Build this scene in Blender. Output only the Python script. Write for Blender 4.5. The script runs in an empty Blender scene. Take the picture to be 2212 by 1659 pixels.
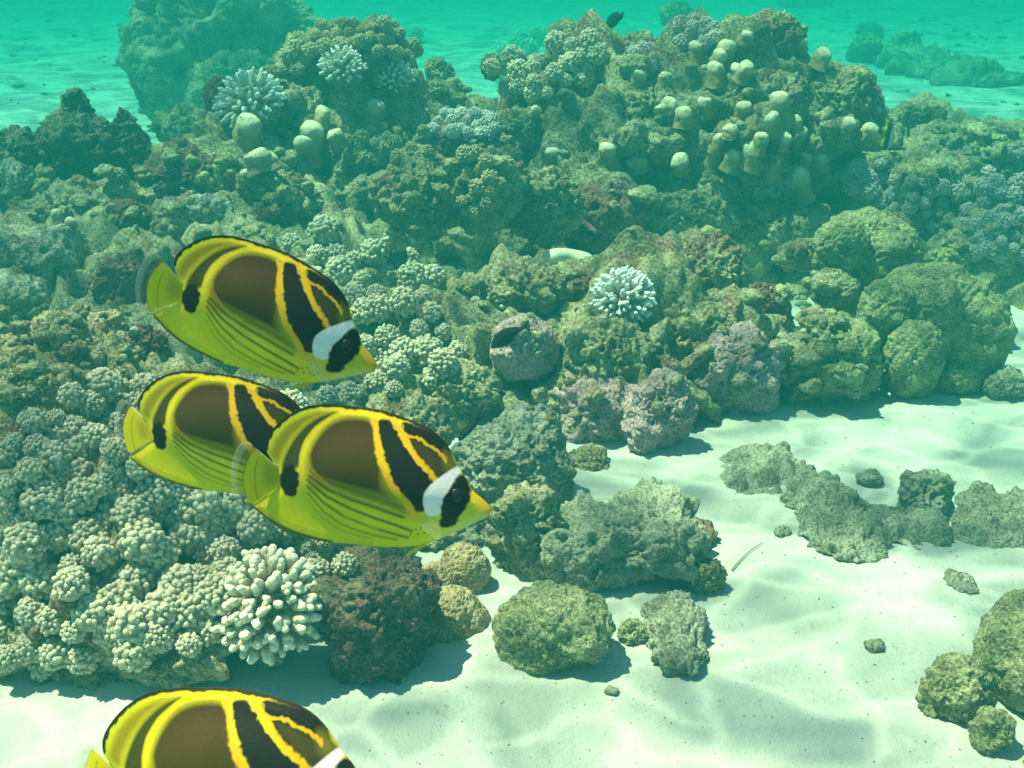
import bpy, bmesh, math, random
import numpy as np
from mathutils import Vector, Matrix
from mathutils.bvhtree import BVHTree

S = bpy.context.scene
COL = S.collection
random.seed(11)

# ------------------------------------------------------------------ camera, sky, sun, exposure
CAM_Z = 1.5
PITCH = math.radians(21.4)
cam_d = bpy.data.cameras.new('camera')
cam = bpy.data.objects.new('camera', cam_d)
COL.objects.link(cam)
cam.location = (0, 0, CAM_Z)
cam.rotation_euler = (math.pi/2 - PITCH, 0, 0)
cam_d.sensor_width = 36
cam_d.lens = 18/math.tan(math.radians(25))
cam_d.clip_start = 0.05
cam_d.clip_end = 400
S.camera = cam

SUN_TO = Vector((-0.36, 0.06, 0.92)).normalized()      # direction towards the sun
elev = math.asin(SUN_TO.z)
W = bpy.data.worlds.new('World')
S.world = W
W.use_nodes = True
wn = W.node_tree
bg = wn.nodes['Background']
sky = wn.nodes.new('ShaderNodeTexSky')
sky.sky_type = 'NISHITA'
sky.sun_disc = False
sky.sun_elevation = elev
sky.sun_rotation = math.atan2(SUN_TO.x, SUN_TO.y)
wn.links.new(sky.outputs[0], bg.inputs['Color'])
bg.inputs['Strength'].default_value = 0.07

sun_d = bpy.data.lights.new('sun', 'SUN')
sun_d.energy = 5.0
sun_d.angle = math.radians(0.6)
sun_d.color = (1.0, 0.75, 0.50)
sun = bpy.data.objects.new('sun', sun_d)
COL.objects.link(sun)
sun.rotation_euler = (-SUN_TO).to_track_quat('-Z', 'Y').to_euler()
sun.location = (0, 0, 10)

S.view_settings.view_transform = 'Standard'
S.view_settings.look = 'None'
S.view_settings.exposure = 1.78
S.view_settings.gamma = 1
S.render.engine = 'CYCLES'
S.cycles.use_denoising = True
S.cycles.volume_bounces = 2
S.cycles.max_bounces = 8
S.cycles.diffuse_bounces = 3
S.cycles.transparent_max_bounces = 12
S.cycles.filter_width = 1.6

# ------------------------------------------------------------------ small helpers
FX = 2372.0                                            # focal length in the units the layout was measured in
CX, CY = 1106.0, 829.5
cp, sp = math.cos(PITCH), math.sin(PITCH)
EYE = Vector((0, 0, CAM_Z))

def ray(x, y):
    a = (x-CX)/FX
    b = (CY-y)/FX
    return Vector((a, cp+sp*b, -sp+cp*b))

def at(x, y, Y):
    d = ray(x, y)
    return EYE + d*(Y/d.y)

def depth(x, y, Y):
    return Y/ray(x, y).y

def tag(o, label=None, cat=None, group=None, kind=None):
    if label: o['label'] = label
    if cat: o['category'] = cat
    if group: o['group'] = group
    if kind: o['kind'] = kind
    return o

def make_mesh(name, V, F, mat=None, smooth=True):
    V = np.asarray(V, dtype=np.float32)
    me = bpy.data.meshes.new(name)
    if isinstance(F, np.ndarray):
        n, k = F.shape
        me.vertices.add(len(V))
        me.vertices.foreach_set('co', V.ravel())
        me.loops.add(n*k)
        me.loops.foreach_set('vertex_index', F.astype(np.int32).ravel())
        me.polygons.add(n)
        me.polygons.foreach_set('loop_start', np.arange(0, n*k, k, dtype=np.int32))
        me.polygons.foreach_set('loop_total', np.full(n, k, dtype=np.int32))
        me.update(calc_edges=True)
    else:
        me.from_pydata(V.tolist(), [], F)
    if smooth:
        me.polygons.foreach_set('use_smooth', np.ones(len(me.polygons), dtype=bool))
    if mat: me.materials.append(mat)
    me.update()
    return me

def link(name, me, loc=(0, 0, 0), parent=None):
    o = bpy.data.objects.new(name, me)
    COL.objects.link(o)
    o.location = loc
    if parent is not None: o.parent = parent
    return o

_ico = {}
def ico(level):
    if level not in _ico:
        bm = bmesh.new()
        bmesh.ops.create_icosphere(bm, subdivisions=level, radius=1.0)
        bm.verts.ensure_lookup_table()
        V = np.array([v.co[:] for v in bm.verts])
        F = np.array([[v.index for v in f.verts] for f in bm.faces], dtype=np.int32)
        bm.free()
        V /= np.linalg.norm(V, axis=1)[:, None]
        _ico[level] = (V, F)
    return _ico[level]

# ------------------------------------------------------------------ noise on arrays
def h3(ix, iy, iz, seed):
    h = (ix.astype(np.uint32)*np.uint32(374761393) + iy.astype(np.uint32)*np.uint32(668265263)
         + iz.astype(np.uint32)*np.uint32(2147483647 & 0x5bd1e995) + np.uint32((seed*974711) & 0xffffffff))
    h = (h ^ (h >> np.uint32(13)))*np.uint32(1274126177)
    h = (h ^ (h >> np.uint32(16)))*np.uint32(2246822519)
    h = h ^ (h >> np.uint32(13))
    return h.astype(np.float64)/4294967296.0

def vnoise(p, seed=0):
    i = np.floor(p).astype(np.int64)
    f = p-i
    u = f*f*f*(f*(f*6-15)+10)
    r = 0
    for dx in (0, 1):
        wx = u[:, 0] if dx else 1-u[:, 0]
        for dy in (0, 1):
            wy = u[:, 1] if dy else 1-u[:, 1]
            for dz in (0, 1):
                wz = u[:, 2] if dz else 1-u[:, 2]
                r = r + wx*wy*wz*h3(i[:, 0]+dx, i[:, 1]+dy, i[:, 2]+dz, seed)
    return r*2-1

def fbm(p, seed=0, octaves=4, gain=0.5):
    r, a = 0, 1.0
    for k in range(octaves):
        r = r + a*vnoise(p*(2.03**k)+k*17.3, seed+k)
        a *= gain
    return r

def worley(p, seed=0):
    b = np.floor(p-0.5).astype(np.int64)
    best = np.full(len(p), 9.0)
    for dx in (0, 1):
        for dy in (0, 1):
            for dz in (0, 1):
                c = b+np.array([dx, dy, dz])
                q = c + 0.18 + 0.64*np.stack([h3(c[:, 0], c[:, 1], c[:, 2], seed+s) for s in (1, 2, 3)], 1)
                best = np.minimum(best, ((q-p)**2).sum(1))
    return np.sqrt(best)

def lumps(p, seed):
    return np.sqrt(np.maximum(0.0, 1-(worley(p, seed)/0.85)**2))

# ------------------------------------------------------------------ materials
def nt_new(name):
    m = bpy.data.materials.new(name)
    m.use_nodes = True
    nt = m.node_tree
    return m, nt, nt.nodes['Principled BSDF']

def N(nt, typ, **kw):
    n = nt.nodes.new(typ)
    for k, v in kw.items():
        if k in n.inputs.keys(): n.inputs[k].default_value = v
        else: setattr(n, k, v)
    return n

def coords(nt, scatter=True):
    tc = N(nt, 'ShaderNodeTexCoord')
    if not scatter: return tc.outputs['Object']
    oi = N(nt, 'ShaderNodeObjectInfo')
    mu = N(nt, 'ShaderNodeMath', operation='MULTIPLY')
    mu.inputs[1].default_value = 31.0
    nt.links.new(oi.outputs['Random'], mu.inputs[0])
    ad = N(nt, 'ShaderNodeVectorMath', operation='ADD')
    nt.links.new(tc.outputs['Object'], ad.inputs[0])
    nt.links.new(mu.outputs[0], ad.inputs[1])
    return ad.outputs[0]

def noise(nt, vec, scale, detail=4, rough=0.55, dist=0.0):
    n = N(nt, 'ShaderNodeTexNoise')
    n.inputs['Scale'].default_value = scale
    n.inputs['Detail'].default_value = detail
    n.inputs['Roughness'].default_value = rough
    n.inputs['Distortion'].default_value = dist
    nt.links.new(vec, n.inputs['Vector'])
    return n.outputs['Fac']

def ramp(nt, fac, lo, hi):
    n = N(nt, 'ShaderNodeMapRange')
    n.inputs['From Min'].default_value = lo
    n.inputs['From Max'].default_value = hi
    nt.links.new(fac, n.inputs['Value'])
    return n.outputs[0]

def mix(nt, fac, a, b):
    n = N(nt, 'ShaderNodeMix', data_type='RGBA')
    if isinstance(fac, float): n.inputs[0].default_value = fac
    else: nt.links.new(fac, n.inputs[0])
    for sock, v in ((n.inputs[6], a), (n.inputs[7], b)):
        if isinstance(v, tuple): sock.default_value = (*v, 1)
        else: nt.links.new(v, sock)
    return n.outputs[2]

def bump(nt, fac, strength, dist, normal=None):
    n = N(nt, 'ShaderNodeBump')
    n.inputs['Strength'].default_value = strength
    n.inputs['Distance'].default_value = dist
    nt.links.new(fac, n.inputs['Height'])
    if normal is not None: nt.links.new(normal, n.inputs['Normal'])
    return n.outputs[0]

def rock_mat(name, turf, pale, patch, patch_lo, patch_hi, grain=1.0, speck=0.5, patch_scale=4.0):
    m, nt, b = nt_new(name)
    v = coords(nt)
    c = mix(nt, ramp(nt, noise(nt, v, 7*grain, 6, 0.65), 0.36, 0.62), turf, pale)
    c = mix(nt, ramp(nt, noise(nt, v, patch_scale, 5, 0.62, 0.6), patch_lo, patch_hi), c, patch)
    sp1 = noise(nt, v, 95*grain, 3, 0.7)
    bright = tuple(min(0.72, x*1.5+0.10) for x in pale)
    m1 = N(nt, 'ShaderNodeMath', operation='MULTIPLY'); m1.inputs[1].default_value = speck
    nt.links.new(ramp(nt, sp1, 0.53, 0.61), m1.inputs[0])
    c = mix(nt, m1.outputs[0], c, bright)
    dark = tuple(x*0.35 for x in turf)
    m2 = N(nt, 'ShaderNodeMath', operation='MULTIPLY'); m2.inputs[1].default_value = 0.75
    nt.links.new(ramp(nt, sp1, 0.47, 0.40), m2.inputs[0])
    c = mix(nt, m2.outputs[0], c, dark)
    nt.links.new(c, b.inputs['Base Color'])
    b.inputs['Roughness'].default_value = 0.95
    b.inputs['Specular IOR Level'].default_value = 0.1
    n1 = bump(nt, noise(nt, v, 28*grain, 6, 0.7), 0.9, 0.035/grain)
    n2 = bump(nt, sp1, 1.0, 0.015/grain, n1)
    nt.links.new(n2, b.inputs['Normal'])
    return m

TURF = (0.165, 0.155, 0.07)
M = {}
M['turf'] = rock_mat('turf_rock', TURF, (0.60, 0.51, 0.27), (0.30, 0.13, 0.085), 0.545, 0.64)
M['reef'] = rock_mat('reef_rock', (0.145, 0.135, 0.065), (0.57, 0.48, 0.25), (0.30, 0.125, 0.085), 0.545, 0.64, 0.7)
M['shade_algae'] = rock_mat('shade_algae_rock', (0.06, 0.065, 0.04), (0.20, 0.19, 0.11), (0.10, 0.06, 0.05), 0.60, 0.72)  # darkened base colour paints in the shade of the left peaks, besides algae
M['pale'] = rock_mat('pale_rock', (0.22, 0.21, 0.12), (0.64, 0.60, 0.43), (0.24, 0.11, 0.09), 0.62, 0.68, 1.1, 0.6, 5)
M['maroon'] = rock_mat('maroon_rock', (0.13, 0.060, 0.045), (0.32, 0.155, 0.115), (0.30, 0.28, 0.17), 0.56, 0.72, 1.2, 0.4, 6)
M['umber'] = rock_mat('umber_rock', (0.075, 0.048, 0.034), (0.20, 0.125, 0.085), (0.26, 0.24, 0.14), 0.54, 0.66, 1.2, 0.4, 7)
M['lilac'] = rock_mat('lilac_rock', (0.46, 0.28, 0.28), (0.76, 0.49, 0.49), (0.34, 0.20, 0.13), 0.55, 0.72, 1.2, 0.35, 7)
M['olive'] = rock_mat('massive_coral', (0.16, 0.165, 0.065), (0.48, 0.46, 0.23), (0.32, 0.28, 0.14), 0.6, 0.75, 1.5, 0.45)
M['dusty'] = rock_mat('dusty_rock', (0.27, 0.27, 0.17), (0.54, 0.52, 0.37), (0.15, 0.16, 0.10), 0.58, 0.70, 1.4, 0.4, 6)
M['tanrock'] = rock_mat('tan_rock', (0.20, 0.15, 0.07), (0.42, 0.34, 0.18), (0.10, 0.10, 0.06), 0.56, 0.66, 1.3, 0.4, 6)

def coral_mat(name, tip, low, z0, z1, pimple=0.0):
    m, nt, b = nt_new(name)
    v = coords(nt)
    tc = N(nt, 'ShaderNodeTexCoord')
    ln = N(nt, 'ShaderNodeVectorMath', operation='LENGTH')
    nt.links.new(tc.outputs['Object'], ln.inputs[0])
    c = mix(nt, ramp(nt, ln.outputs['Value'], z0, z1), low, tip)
    c = mix(nt, ramp(nt, noise(nt, v, 14, 4), 0.42, 0.75), c, tuple(x*0.7 for x in low))
    vo = N(nt, 'ShaderNodeTexVoronoi')
    vo.inputs['Scale'].default_value = 170
    nt.links.new(v, vo.inputs['Vector'])
    c = mix(nt, ramp(nt, vo.outputs['Distance'], 0.30, 0.05), c, tuple(min(0.85, x*1.12) for x in tip))
    nt.links.new(c, b.inputs['Base Color'])
    b.inputs['Roughness'].default_value = 0.8
    b.inputs['Specular IOR Level'].default_value = 0.15
    n1 = bump(nt, noise(nt, v, 60, 4, 0.65), 0.5, 0.008)
    inv = N(nt, 'ShaderNodeMath', operation='SUBTRACT'); inv.inputs[0].default_value = 1
    nt.links.new(vo.outputs['Distance'], inv.inputs[1])
    n2 = bump(nt, inv.outputs[0], 0.5, 0.004, n1)
    nt.links.new(n2, b.inputs['Normal'])
    return m

M['head'] = coral_mat('knobby_coral', (0.90, 0.79, 0.57), (0.33, 0.26, 0.14), 0.72, 0.96)
M['head_white'] = coral_mat('white_coral', (0.82, 0.80, 0.76), (0.46, 0.40, 0.28), 0.55, 0.98)
M['head_gold'] = coral_mat('golden_coral', (0.62, 0.52, 0.30), (0.22, 0.17, 0.08), 0.55, 0.98)
M['head_lilac'] = coral_mat('lilac_coral', (0.70, 0.60, 0.60), (0.28, 0.22, 0.17), 0.55, 0.98)
M['head_rose'] = coral_mat('rose_coral', (0.68, 0.56, 0.52), (0.34, 0.26, 0.20), 0.55, 0.98)

def finger_mat():
    m, nt, b = nt_new('finger_coral')
    v = coords(nt)
    tc = N(nt, 'ShaderNodeTexCoord')
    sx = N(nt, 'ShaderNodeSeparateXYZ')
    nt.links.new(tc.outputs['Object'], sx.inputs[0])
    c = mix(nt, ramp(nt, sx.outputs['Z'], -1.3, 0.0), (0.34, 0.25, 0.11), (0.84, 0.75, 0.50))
    c = mix(nt, ramp(nt, noise(nt, v, 3, 4), 0.5, 0.75), c, (0.24, 0.22, 0.11))
    vo = N(nt, 'ShaderNodeTexVoronoi'); vo.inputs['Scale'].default_value = 11
    nt.links.new(tc.outputs['Object'], vo.inputs['Vector'])
    c = mix(nt, ramp(nt, vo.outputs['Distance'], 0.22, 0.05), c, (0.34, 0.28, 0.14))
    nt.links.new(c, b.inputs['Base Color'])
    b.inputs['Roughness'].default_value = 0.85
    b.inputs['Specular IOR Level'].default_value = 0.1
    nt.links.new(bump(nt, vo.outputs['Distance'], 0.5, 0.02), b.inputs['Normal'])
    return m
M['finger'] = finger_mat()

def brain_mat():
    m, nt, b = nt_new('brain_coral')
    v = coords(nt)
    vo = N(nt, 'ShaderNodeTexVoronoi', feature='DISTANCE_TO_EDGE'); vo.inputs['Scale'].default_value = 85
    wv = N(nt, 'ShaderNodeVectorMath', operation='ADD')
    nz = N(nt, 'ShaderNodeTexNoise'); nz.inputs['Scale'].default_value = 30
    nt.links.new(v, nz.inputs['Vector'])
    sc = N(nt, 'ShaderNodeVectorMath', operation='SCALE'); sc.inputs['Scale'].default_value = 0.02
    nt.links.new(nz.outputs['Color'], sc.inputs[0])
    nt.links.new(v, wv.inputs[0]); nt.links.new(sc.outputs[0], wv.inputs[1])
    nt.links.new(wv.outputs[0], vo.inputs['Vector'])
    c = mix(nt, ramp(nt, vo.outputs['Distance'], 0.02, 0.16), (0.44, 0.33, 0.17), (0.24, 0.17, 0.08))
    c = mix(nt, ramp(nt, noise(nt, v, 8, 4), 0.55, 0.7), c, (0.42, 0.36, 0.22))
    nt.links.new(c, b.inputs['Base Color'])
    b.inputs['Roughness'].default_value = 0.85
    b.inputs['Specular IOR Level'].default_value = 0.1
    nt.links.new(bump(nt, vo.outputs['Distance'], 1.0, 0.01), b.inputs['Normal'])
    return m
M['brain'] = brain_mat()

def sand_mat():
    m, nt, b = nt_new('sand')
    v = coords(nt, False)
    c = mix(nt, ramp(nt, noise(nt, v, 2.2, 5, 0.6), 0.35, 0.7), (0.44, 0.43, 0.37), (0.53, 0.52, 0.46))
    f = noise(nt, v, 260, 3, 0.7)
    c = mix(nt, ramp(nt, f, 0.40, 0.28), c, (0.38, 0.34, 0.26))
    g = noise(nt, v, 46, 4, 0.75)
    c = mix(nt, ramp(nt, g, 0.33, 0.25), c, (0.28, 0.26, 0.20))
    nt.links.new(c, b.inputs['Base Color'])
    b.inputs['Roughness'].default_value = 0.9
    b.inputs['Specular IOR Level'].default_value = 0.15
    n1 = bump(nt, noise(nt, v, 9, 5, 0.6), 0.5, 0.03)
    n2 = bump(nt, f, 0.6, 0.004, n1)
    n3 = bump(nt, g, 0.5, 0.012, n2)
    nt.links.new(n3, b.inputs['Normal'])
    return m
M['sand'] = sand_mat()

def plain(name, col, rough=0.6, spec=0.3):
    m, nt, b = nt_new(name)
    v = coords(nt)
    c = mix(nt, ramp(nt, noise(nt, v, 40, 3), 0.35, 0.7), col, tuple(x*0.75 for x in col))
    nt.links.new(c, b.inputs['Base Color'])
    b.inputs['Roughness'].default_value = rough
    b.inputs['Specular IOR Level'].default_value = spec
    return m

# ------------------------------------------------------------------ water body and overhead caustic gobo
def build_water():
    # the body of water: even density, absorbs red most, scatters green and blue
    V = [(x, y, z) for x in (-30, 30) for y in (-6, 60) for z in (-1.2, 1.78)]
    F = [(0, 1, 3, 2), (4, 6, 7, 5), (0, 4, 5, 1), (2, 3, 7, 6), (0, 2, 6, 4), (1, 5, 7, 3)]
    m = bpy.data.materials.new('haze')
    m.use_nodes = True
    nt = m.node_tree
    nt.nodes.clear()
    out = N(nt, 'ShaderNodeOutputMaterial')
    pv = N(nt, 'ShaderNodeVolumePrincipled')
    pv.inputs['Color'].default_value = (0.008, 0.140, 0.137, 1)
    pv.inputs['Absorption Color'].default_value = (0.0, 0.522, 0.414, 1)
    pv.inputs['Density'].default_value = HAZE
    pv.inputs['Anisotropy'].default_value = 0.0
    nt.links.new(pv.outputs[0], out.inputs['Volume'])
    o = link('haze', make_mesh('haze', V, F, m, False))
    o['kind'] = 'stuff'
    # added gobo sheet as the unseen water surface: painted ripples filter daylight into patches
    m = bpy.data.materials.new('ripple_gobo')
    m.use_nodes = True
    nt = m.node_tree
    nt.nodes.clear()
    out = N(nt, 'ShaderNodeOutputMaterial')
    tr = N(nt, 'ShaderNodeBsdfTransparent')
    tc = N(nt, 'ShaderNodeTexCoord')
    mp = N(nt, 'ShaderNodeMapping')
    mp.inputs['Scale'].default_value = (1.0, 1.5, 1)
    mp.inputs['Location'].default_value = (0.6,0.0, 0); mp.inputs['Rotation'].default_value = (0, 0, math.radians(-18))
    nt.links.new(tc.outputs['Object'], mp.inputs['Vector'])
    a = ramp(nt, noise(nt, mp.outputs[0], 1.9, 2, 0.5, 0.8), 0.34, 0.60)
    nz = N(nt, 'ShaderNodeTexNoise'); nz.inputs['Scale'].default_value = 2.2
    nt.links.new(mp.outputs[0], nz.inputs['Vector'])
    sc = N(nt, 'ShaderNodeVectorMath', operation='SCALE'); sc.inputs['Scale'].default_value = 0.45
    nt.links.new(nz.outputs['Color'], sc.inputs[0])
    ad = N(nt, 'ShaderNodeVectorMath', operation='ADD')
    nt.links.new(mp.outputs[0], ad.inputs[0]); nt.links.new(sc.outputs[0], ad.inputs[1])
    vo = N(nt, 'ShaderNodeTexVoronoi', feature='DISTANCE_TO_EDGE'); vo.inputs['Scale'].default_value = 3.4
    nt.links.new(ad.outputs[0], vo.inputs['Vector'])
    l = ramp(nt, vo.outputs['Distance'], 0.16, 0.0)
    pw = N(nt, 'ShaderNodeMath', operation='POWER'); pw.inputs[1].default_value = 1.8
    nt.links.new(l, pw.inputs[0])
    s1 = N(nt, 'ShaderNodeMath', operation='MULTIPLY_ADD')
    nt.links.new(a, s1.inputs[0]); s1.inputs[1].default_value = 0.62; s1.inputs[2].default_value = 0.26
    s2 = N(nt, 'ShaderNodeMath', operation='MULTIPLY_ADD', use_clamp=True)
    nt.links.new(pw.outputs[0], s2.inputs[0]); s2.inputs[1].default_value = 0.28
    nt.links.new(s1.outputs[0], s2.inputs[2])
    cb = N(nt, 'ShaderNodeCombineColor')
    for k in range(3): nt.links.new(s2.outputs[0], cb.inputs[k])
    nt.links.new(cb.outputs[0], tr.inputs['Color'])
    nt.links.new(tr.outputs[0], out.inputs['Surface'])
    V = [(-32, -8, 2.0), (32, -8, 2.0), (32, 62, 2.0), (-32, 62, 2.0)]
    o = link('water_gobo', make_mesh('water_gobo', V, [(0, 3, 2, 1)], m, False))
    o['kind'] = 'structure'
HAZE = 0.20
build_water()

# ------------------------------------------------------------------ sea floor
def build_sand():
    ny, nx = 420, 320
    ys = 0.8*(70/0.8)**np.linspace(0, 1, ny)
    ys = np.concatenate([[-6], ys])
    xs = np.linspace(-1, 1, nx)
    V = []
    Yg, Xg = np.meshgrid(ys, xs, indexing='ij')
    Xg = Xg*np.maximum(3.0, Yg*0.75)
    p = np.stack([Xg.ravel(), Yg.ravel(), np.zeros(Xg.size)], 1)
    z = 0.035*fbm(p*0.9, 3, 3) + 0.010*fbm(p*3.5, 5, 4)
    r = np.sin((p[:, 1]*7.0 + 0.9*p[:, 0] + 2.2*fbm(p*0.5, 9, 2)))
    far = np.clip((p[:, 1]-4.5)/3, 0, 1)
    z += far*0.018*r + far*0.05*fbm(p*np.array([0.35, 1.2, 1]), 21, 3)
    p[:, 2] = z
    n0, n1 = Yg.shape
    i = np.arange(n0*n1).reshape(n0, n1)
    F = np.stack([i[:-1, :-1].ravel(), i[:-1, 1:].ravel(), i[1:, 1:].ravel(), i[1:, :-1].ravel()], 1)
    o = link('seabed', make_mesh('seabed', p, F, M['sand']))
    o['kind'] = 'structure'
    return p, F
BV, BF = [], []                                        # every solid surface, for resting things on it
sv, sf = build_sand()
BV.append(sv); BF.append(np.concatenate([sf[:, :3], sf[:, [0, 2, 3]]]))
TREE = None
def rebuild():
    global TREE
    off, vs, fs = 0, [], []
    for v, f in zip(BV, BF):
        vs.append(v); fs.append(f+off); off += len(v)
    TREE = BVHTree.FromPolygons(np.concatenate(vs).tolist(), np.concatenate(fs).tolist(), all_triangles=True)
def hit(x, y):
    d = ray(x, y).normalized()
    loc, n, i, t = TREE.ray_cast(EYE, d)
    return loc, n

# ------------------------------------------------------------------ rocks and mounds
def rock_shape(radii, level, seed, sq=1.0, lump=1.0, low=1.0, fine=1.0, warp=1.0, pits=1.0, taper=0.0):
    D, F = ico(level)
    R = np.array(radii, float)
    P = np.sign(D)*np.abs(D)**sq
    if taper:
        zz = np.clip(P[:, 2], -0.2, 1)
        P[:, :2] *= (1-taper*zz)[:, None]
    s0 = float((R[0]*R[1]*R[2])**(1/3))
    n = D/R
    n /= np.linalg.norm(n, axis=1)[:, None]
    p = P*R
    q = p/s0 + seed*7.31
    wq = q + 0.22*warp*np.stack([fbm(q*1.6, seed+31, 2), fbm(q*1.6, seed+32, 2), fbm(q*1.6, seed+33, 2)], 1)
    d = 0.27*low*fbm(q*1.15, seed, 4, 0.55)
    d = d + lump*(0.18*(lumps(wq*2.1, seed+5)-0.62) + 0.10*(lumps(wq*5.2, seed+6)-0.62))
    pit = np.clip(1-worley(wq*3.3+9.1, seed+12)/0.42, 0, 1)
    d = d - 0.30*lump*pits*pit*pit*(3-2*pit)
    d = d + 0.10*lump*fine*np.abs(vnoise(wq*4.1, seed+14))
    w2 = q + 0.05*warp*np.stack([vnoise(q*9, seed+41), vnoise(q*9, seed+42), vnoise(q*9, seed+43)], 1)
    mask = np.clip(0.55+0.9*vnoise(q*2.3, seed+51), 0.1, 1)
    d = d + fine*(0.06*mask*(lumps(w2*12.5, seed+7)-0.6) + 0.045*fbm(q*11, seed+8, 3) + 0.010*vnoise(q*60, seed+9))
    if level >= 7:
        d = d + fine*0.016*(lumps(w2*31, seed+11)-0.6)
    return p + n*(d*s0)[:, None], F

def register(V, F, loc):
    BV.append(np.asarray(V)+np.array(loc)[None, :]); BF.append(np.asarray(F)[:, :3])

def mound(name, label, c, r, mat, seed, sq=0.9, level=7, **kw):
    V, F = rock_shape(r, level, seed, sq, **kw)
    o = link(name, make_mesh(name, V, F, M[mat]), c)
    tag(o, label, 'reef mound')
    register(V, F, c)
    return o

mound('reef_mound', 'tall rocky reef mound carrying the round capped finger corals', (0.98, 6.35, 0.0), (1.18, 1.12, 0.94), 'reef', 1, 0.86)
mound('reef_mound', 'reef mound under the white and golden branching corals', (-1.00, 6.15, 0.0), (0.74, 1.0, 0.84), 'reef', 2, 0.86)
mound('reef_mound', 'low saddle of reef rock joining the two tall mounds', (-0.15, 6.05, 0.0), (0.75, 0.95, 0.66), 'reef', 3, 0.9)
mound('reef_mound', 'broad rubble shelf of old reef behind the butterflyfish', (-1.95, 4.75, -0.05), (1.60, 1.75, 0.36), 'turf', 4, 0.8, low=0.25, lump=1.2)
mound('reef_mound', 'low reef mound in the middle, before the sandy gap', (0.10, 3.86, -0.02), (0.84, 0.50, 0.34), 'turf', 5, 0.9, low=1.3, lump=1.2)
mound('reef_mound', 'reef mound under the big pale knobby coral', (-1.00, 2.64, 0.0), (0.64, 0.76, 0.36), 'turf', 6, 0.9)
mound('reef_mound', 'low rubble bank behind the big olive boulder coral', (2.55, 6.3, -0.05), (1.5, 1.5, 0.32), 'turf', 7, 0.85)
rebuild()

def rock(label, box, mat, seed, Y=None, dr=0.85, level=6, name='coral_rock', cat='rock', grow=0.90, group=None, slab=None, lift=0.25, parent=None, **kw):
    x0, y0, x1, y1 = box
    x, y = (x0+x1)/2, (y0+y1)/2
    if Y is None:
        loc, n = hit(min(max(x, -200), 2400), y1-0.12*(y1-y0))
        t0 = depth(x, y, loc.y)
        Y = loc.y + 0.55*dr*(x1-x0)/2*t0/FX
    if 39 <= seed <= 95 and seed not in (53, 61, 62, 63, 54, 55, 65, 66, 67, 68, 69, 70, 71, 89, 90, 93):
        loc, n = hit(x, y)
        if loc is not None and abs(loc.y-Y) < 0.9:
            Y = loc.y + (-0.35 if seed in (85, 84) else 0.25)*dr*(x1-x0)/2*depth(x, y, loc.y)/FX
    t = depth(x, y, Y)
    rx = (x1-x0)/2*t/FX*grow
    hv = (y1-y0)/2*t/FX*grow
    d = ray(x, y)
    e = math.atan2(-d.z, d.y)
    ry = dr*rx
    rz = math.sqrt(max(hv*hv-(ry*math.sin(e))**2, (0.35*hv)**2))/math.cos(e)
    c = at(x, y, Y)
    if slab:
        loc, n = hit(x, y)
        t = depth(x, y, loc.y)
        rx = (x1-x0)/2*t/FX*grow
        rz = slab*rx
        ry = math.sqrt(max(((y1-y0)/2*t/FX*grow)**2-(rz*math.cos(e))**2, (0.3*rx)**2))/math.sin(e)
        c = loc + Vector((0, 0, lift*rz))
    V, F = rock_shape((rx, ry, rz), level, seed, **kw)
    o = link(name, make_mesh(name, V, F, M[mat]), c)
    if parent is not None:
        o.parent = parent
        o.location = c - parent.location
    else:
        tag(o, label, cat, group)
    register(V, F, c)
    return o

# far reef and far rocks
rock('large dark hazy reef block far off at the upper left', (315, -70, 700, 275), 'reef', 20, Y=10.6, level=7, name='reef_block', cat='reef block', dr=0.7, sq=0.72, low=1.2)
rock('hazy shoulder rock at the left foot of the far reef block', (285, 95, 400, 262), 'reef', 19, Y=10.2, dr=0.7, sq=0.8)
rock('low hazy reef lump at the foot of the far reef block', (400, 110, 660, 280), 'reef', 21, Y=9.6, dr=0.6)
rock('small hazy rock on sand at the top right', (1690, -25, 1800, 22), 'reef', 22, dr=0.7)
rock('faint dark rock on far sand behind the pinkish coral', (1425, 5, 1500, 66), 'reef', 23, Y=14, dr=0.7)
rock('round hazy coral boulder on a rocky base, right of the reef', (1848, 48, 1910, 88), 'turf', 24, lump=0.3, fine=0.4)
rock('hazy rocky base under the round far boulder', (1825, 78, 1905, 142), 'turf', 25)
rock('jagged hazy rock right of the round far boulder', (1925, 68, 1990, 130), 'turf', 26)
rock('low hazy rubble heap on far sand, right', (1930, 118, 2100, 205), 'turf', 27, slab=0.35)
rock('small hazy rubble bar at the far right edge', (2110, 160, 2230, 192), 'turf', 28, dr=0.5)
rock('dark hazy rock stump on sand right of the reef', (1945, 218, 2045, 275), 'turf', 29)
rock('dark conical rock in the sand gap between the two tall mounds', (918, 128, 980, 190), 'turf', 30, Y=7.2)
rock('low hazy rock behind the peaked rocks at left', (340, 235, 470, 330), 'olive', 31, Y=6.9)
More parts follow.
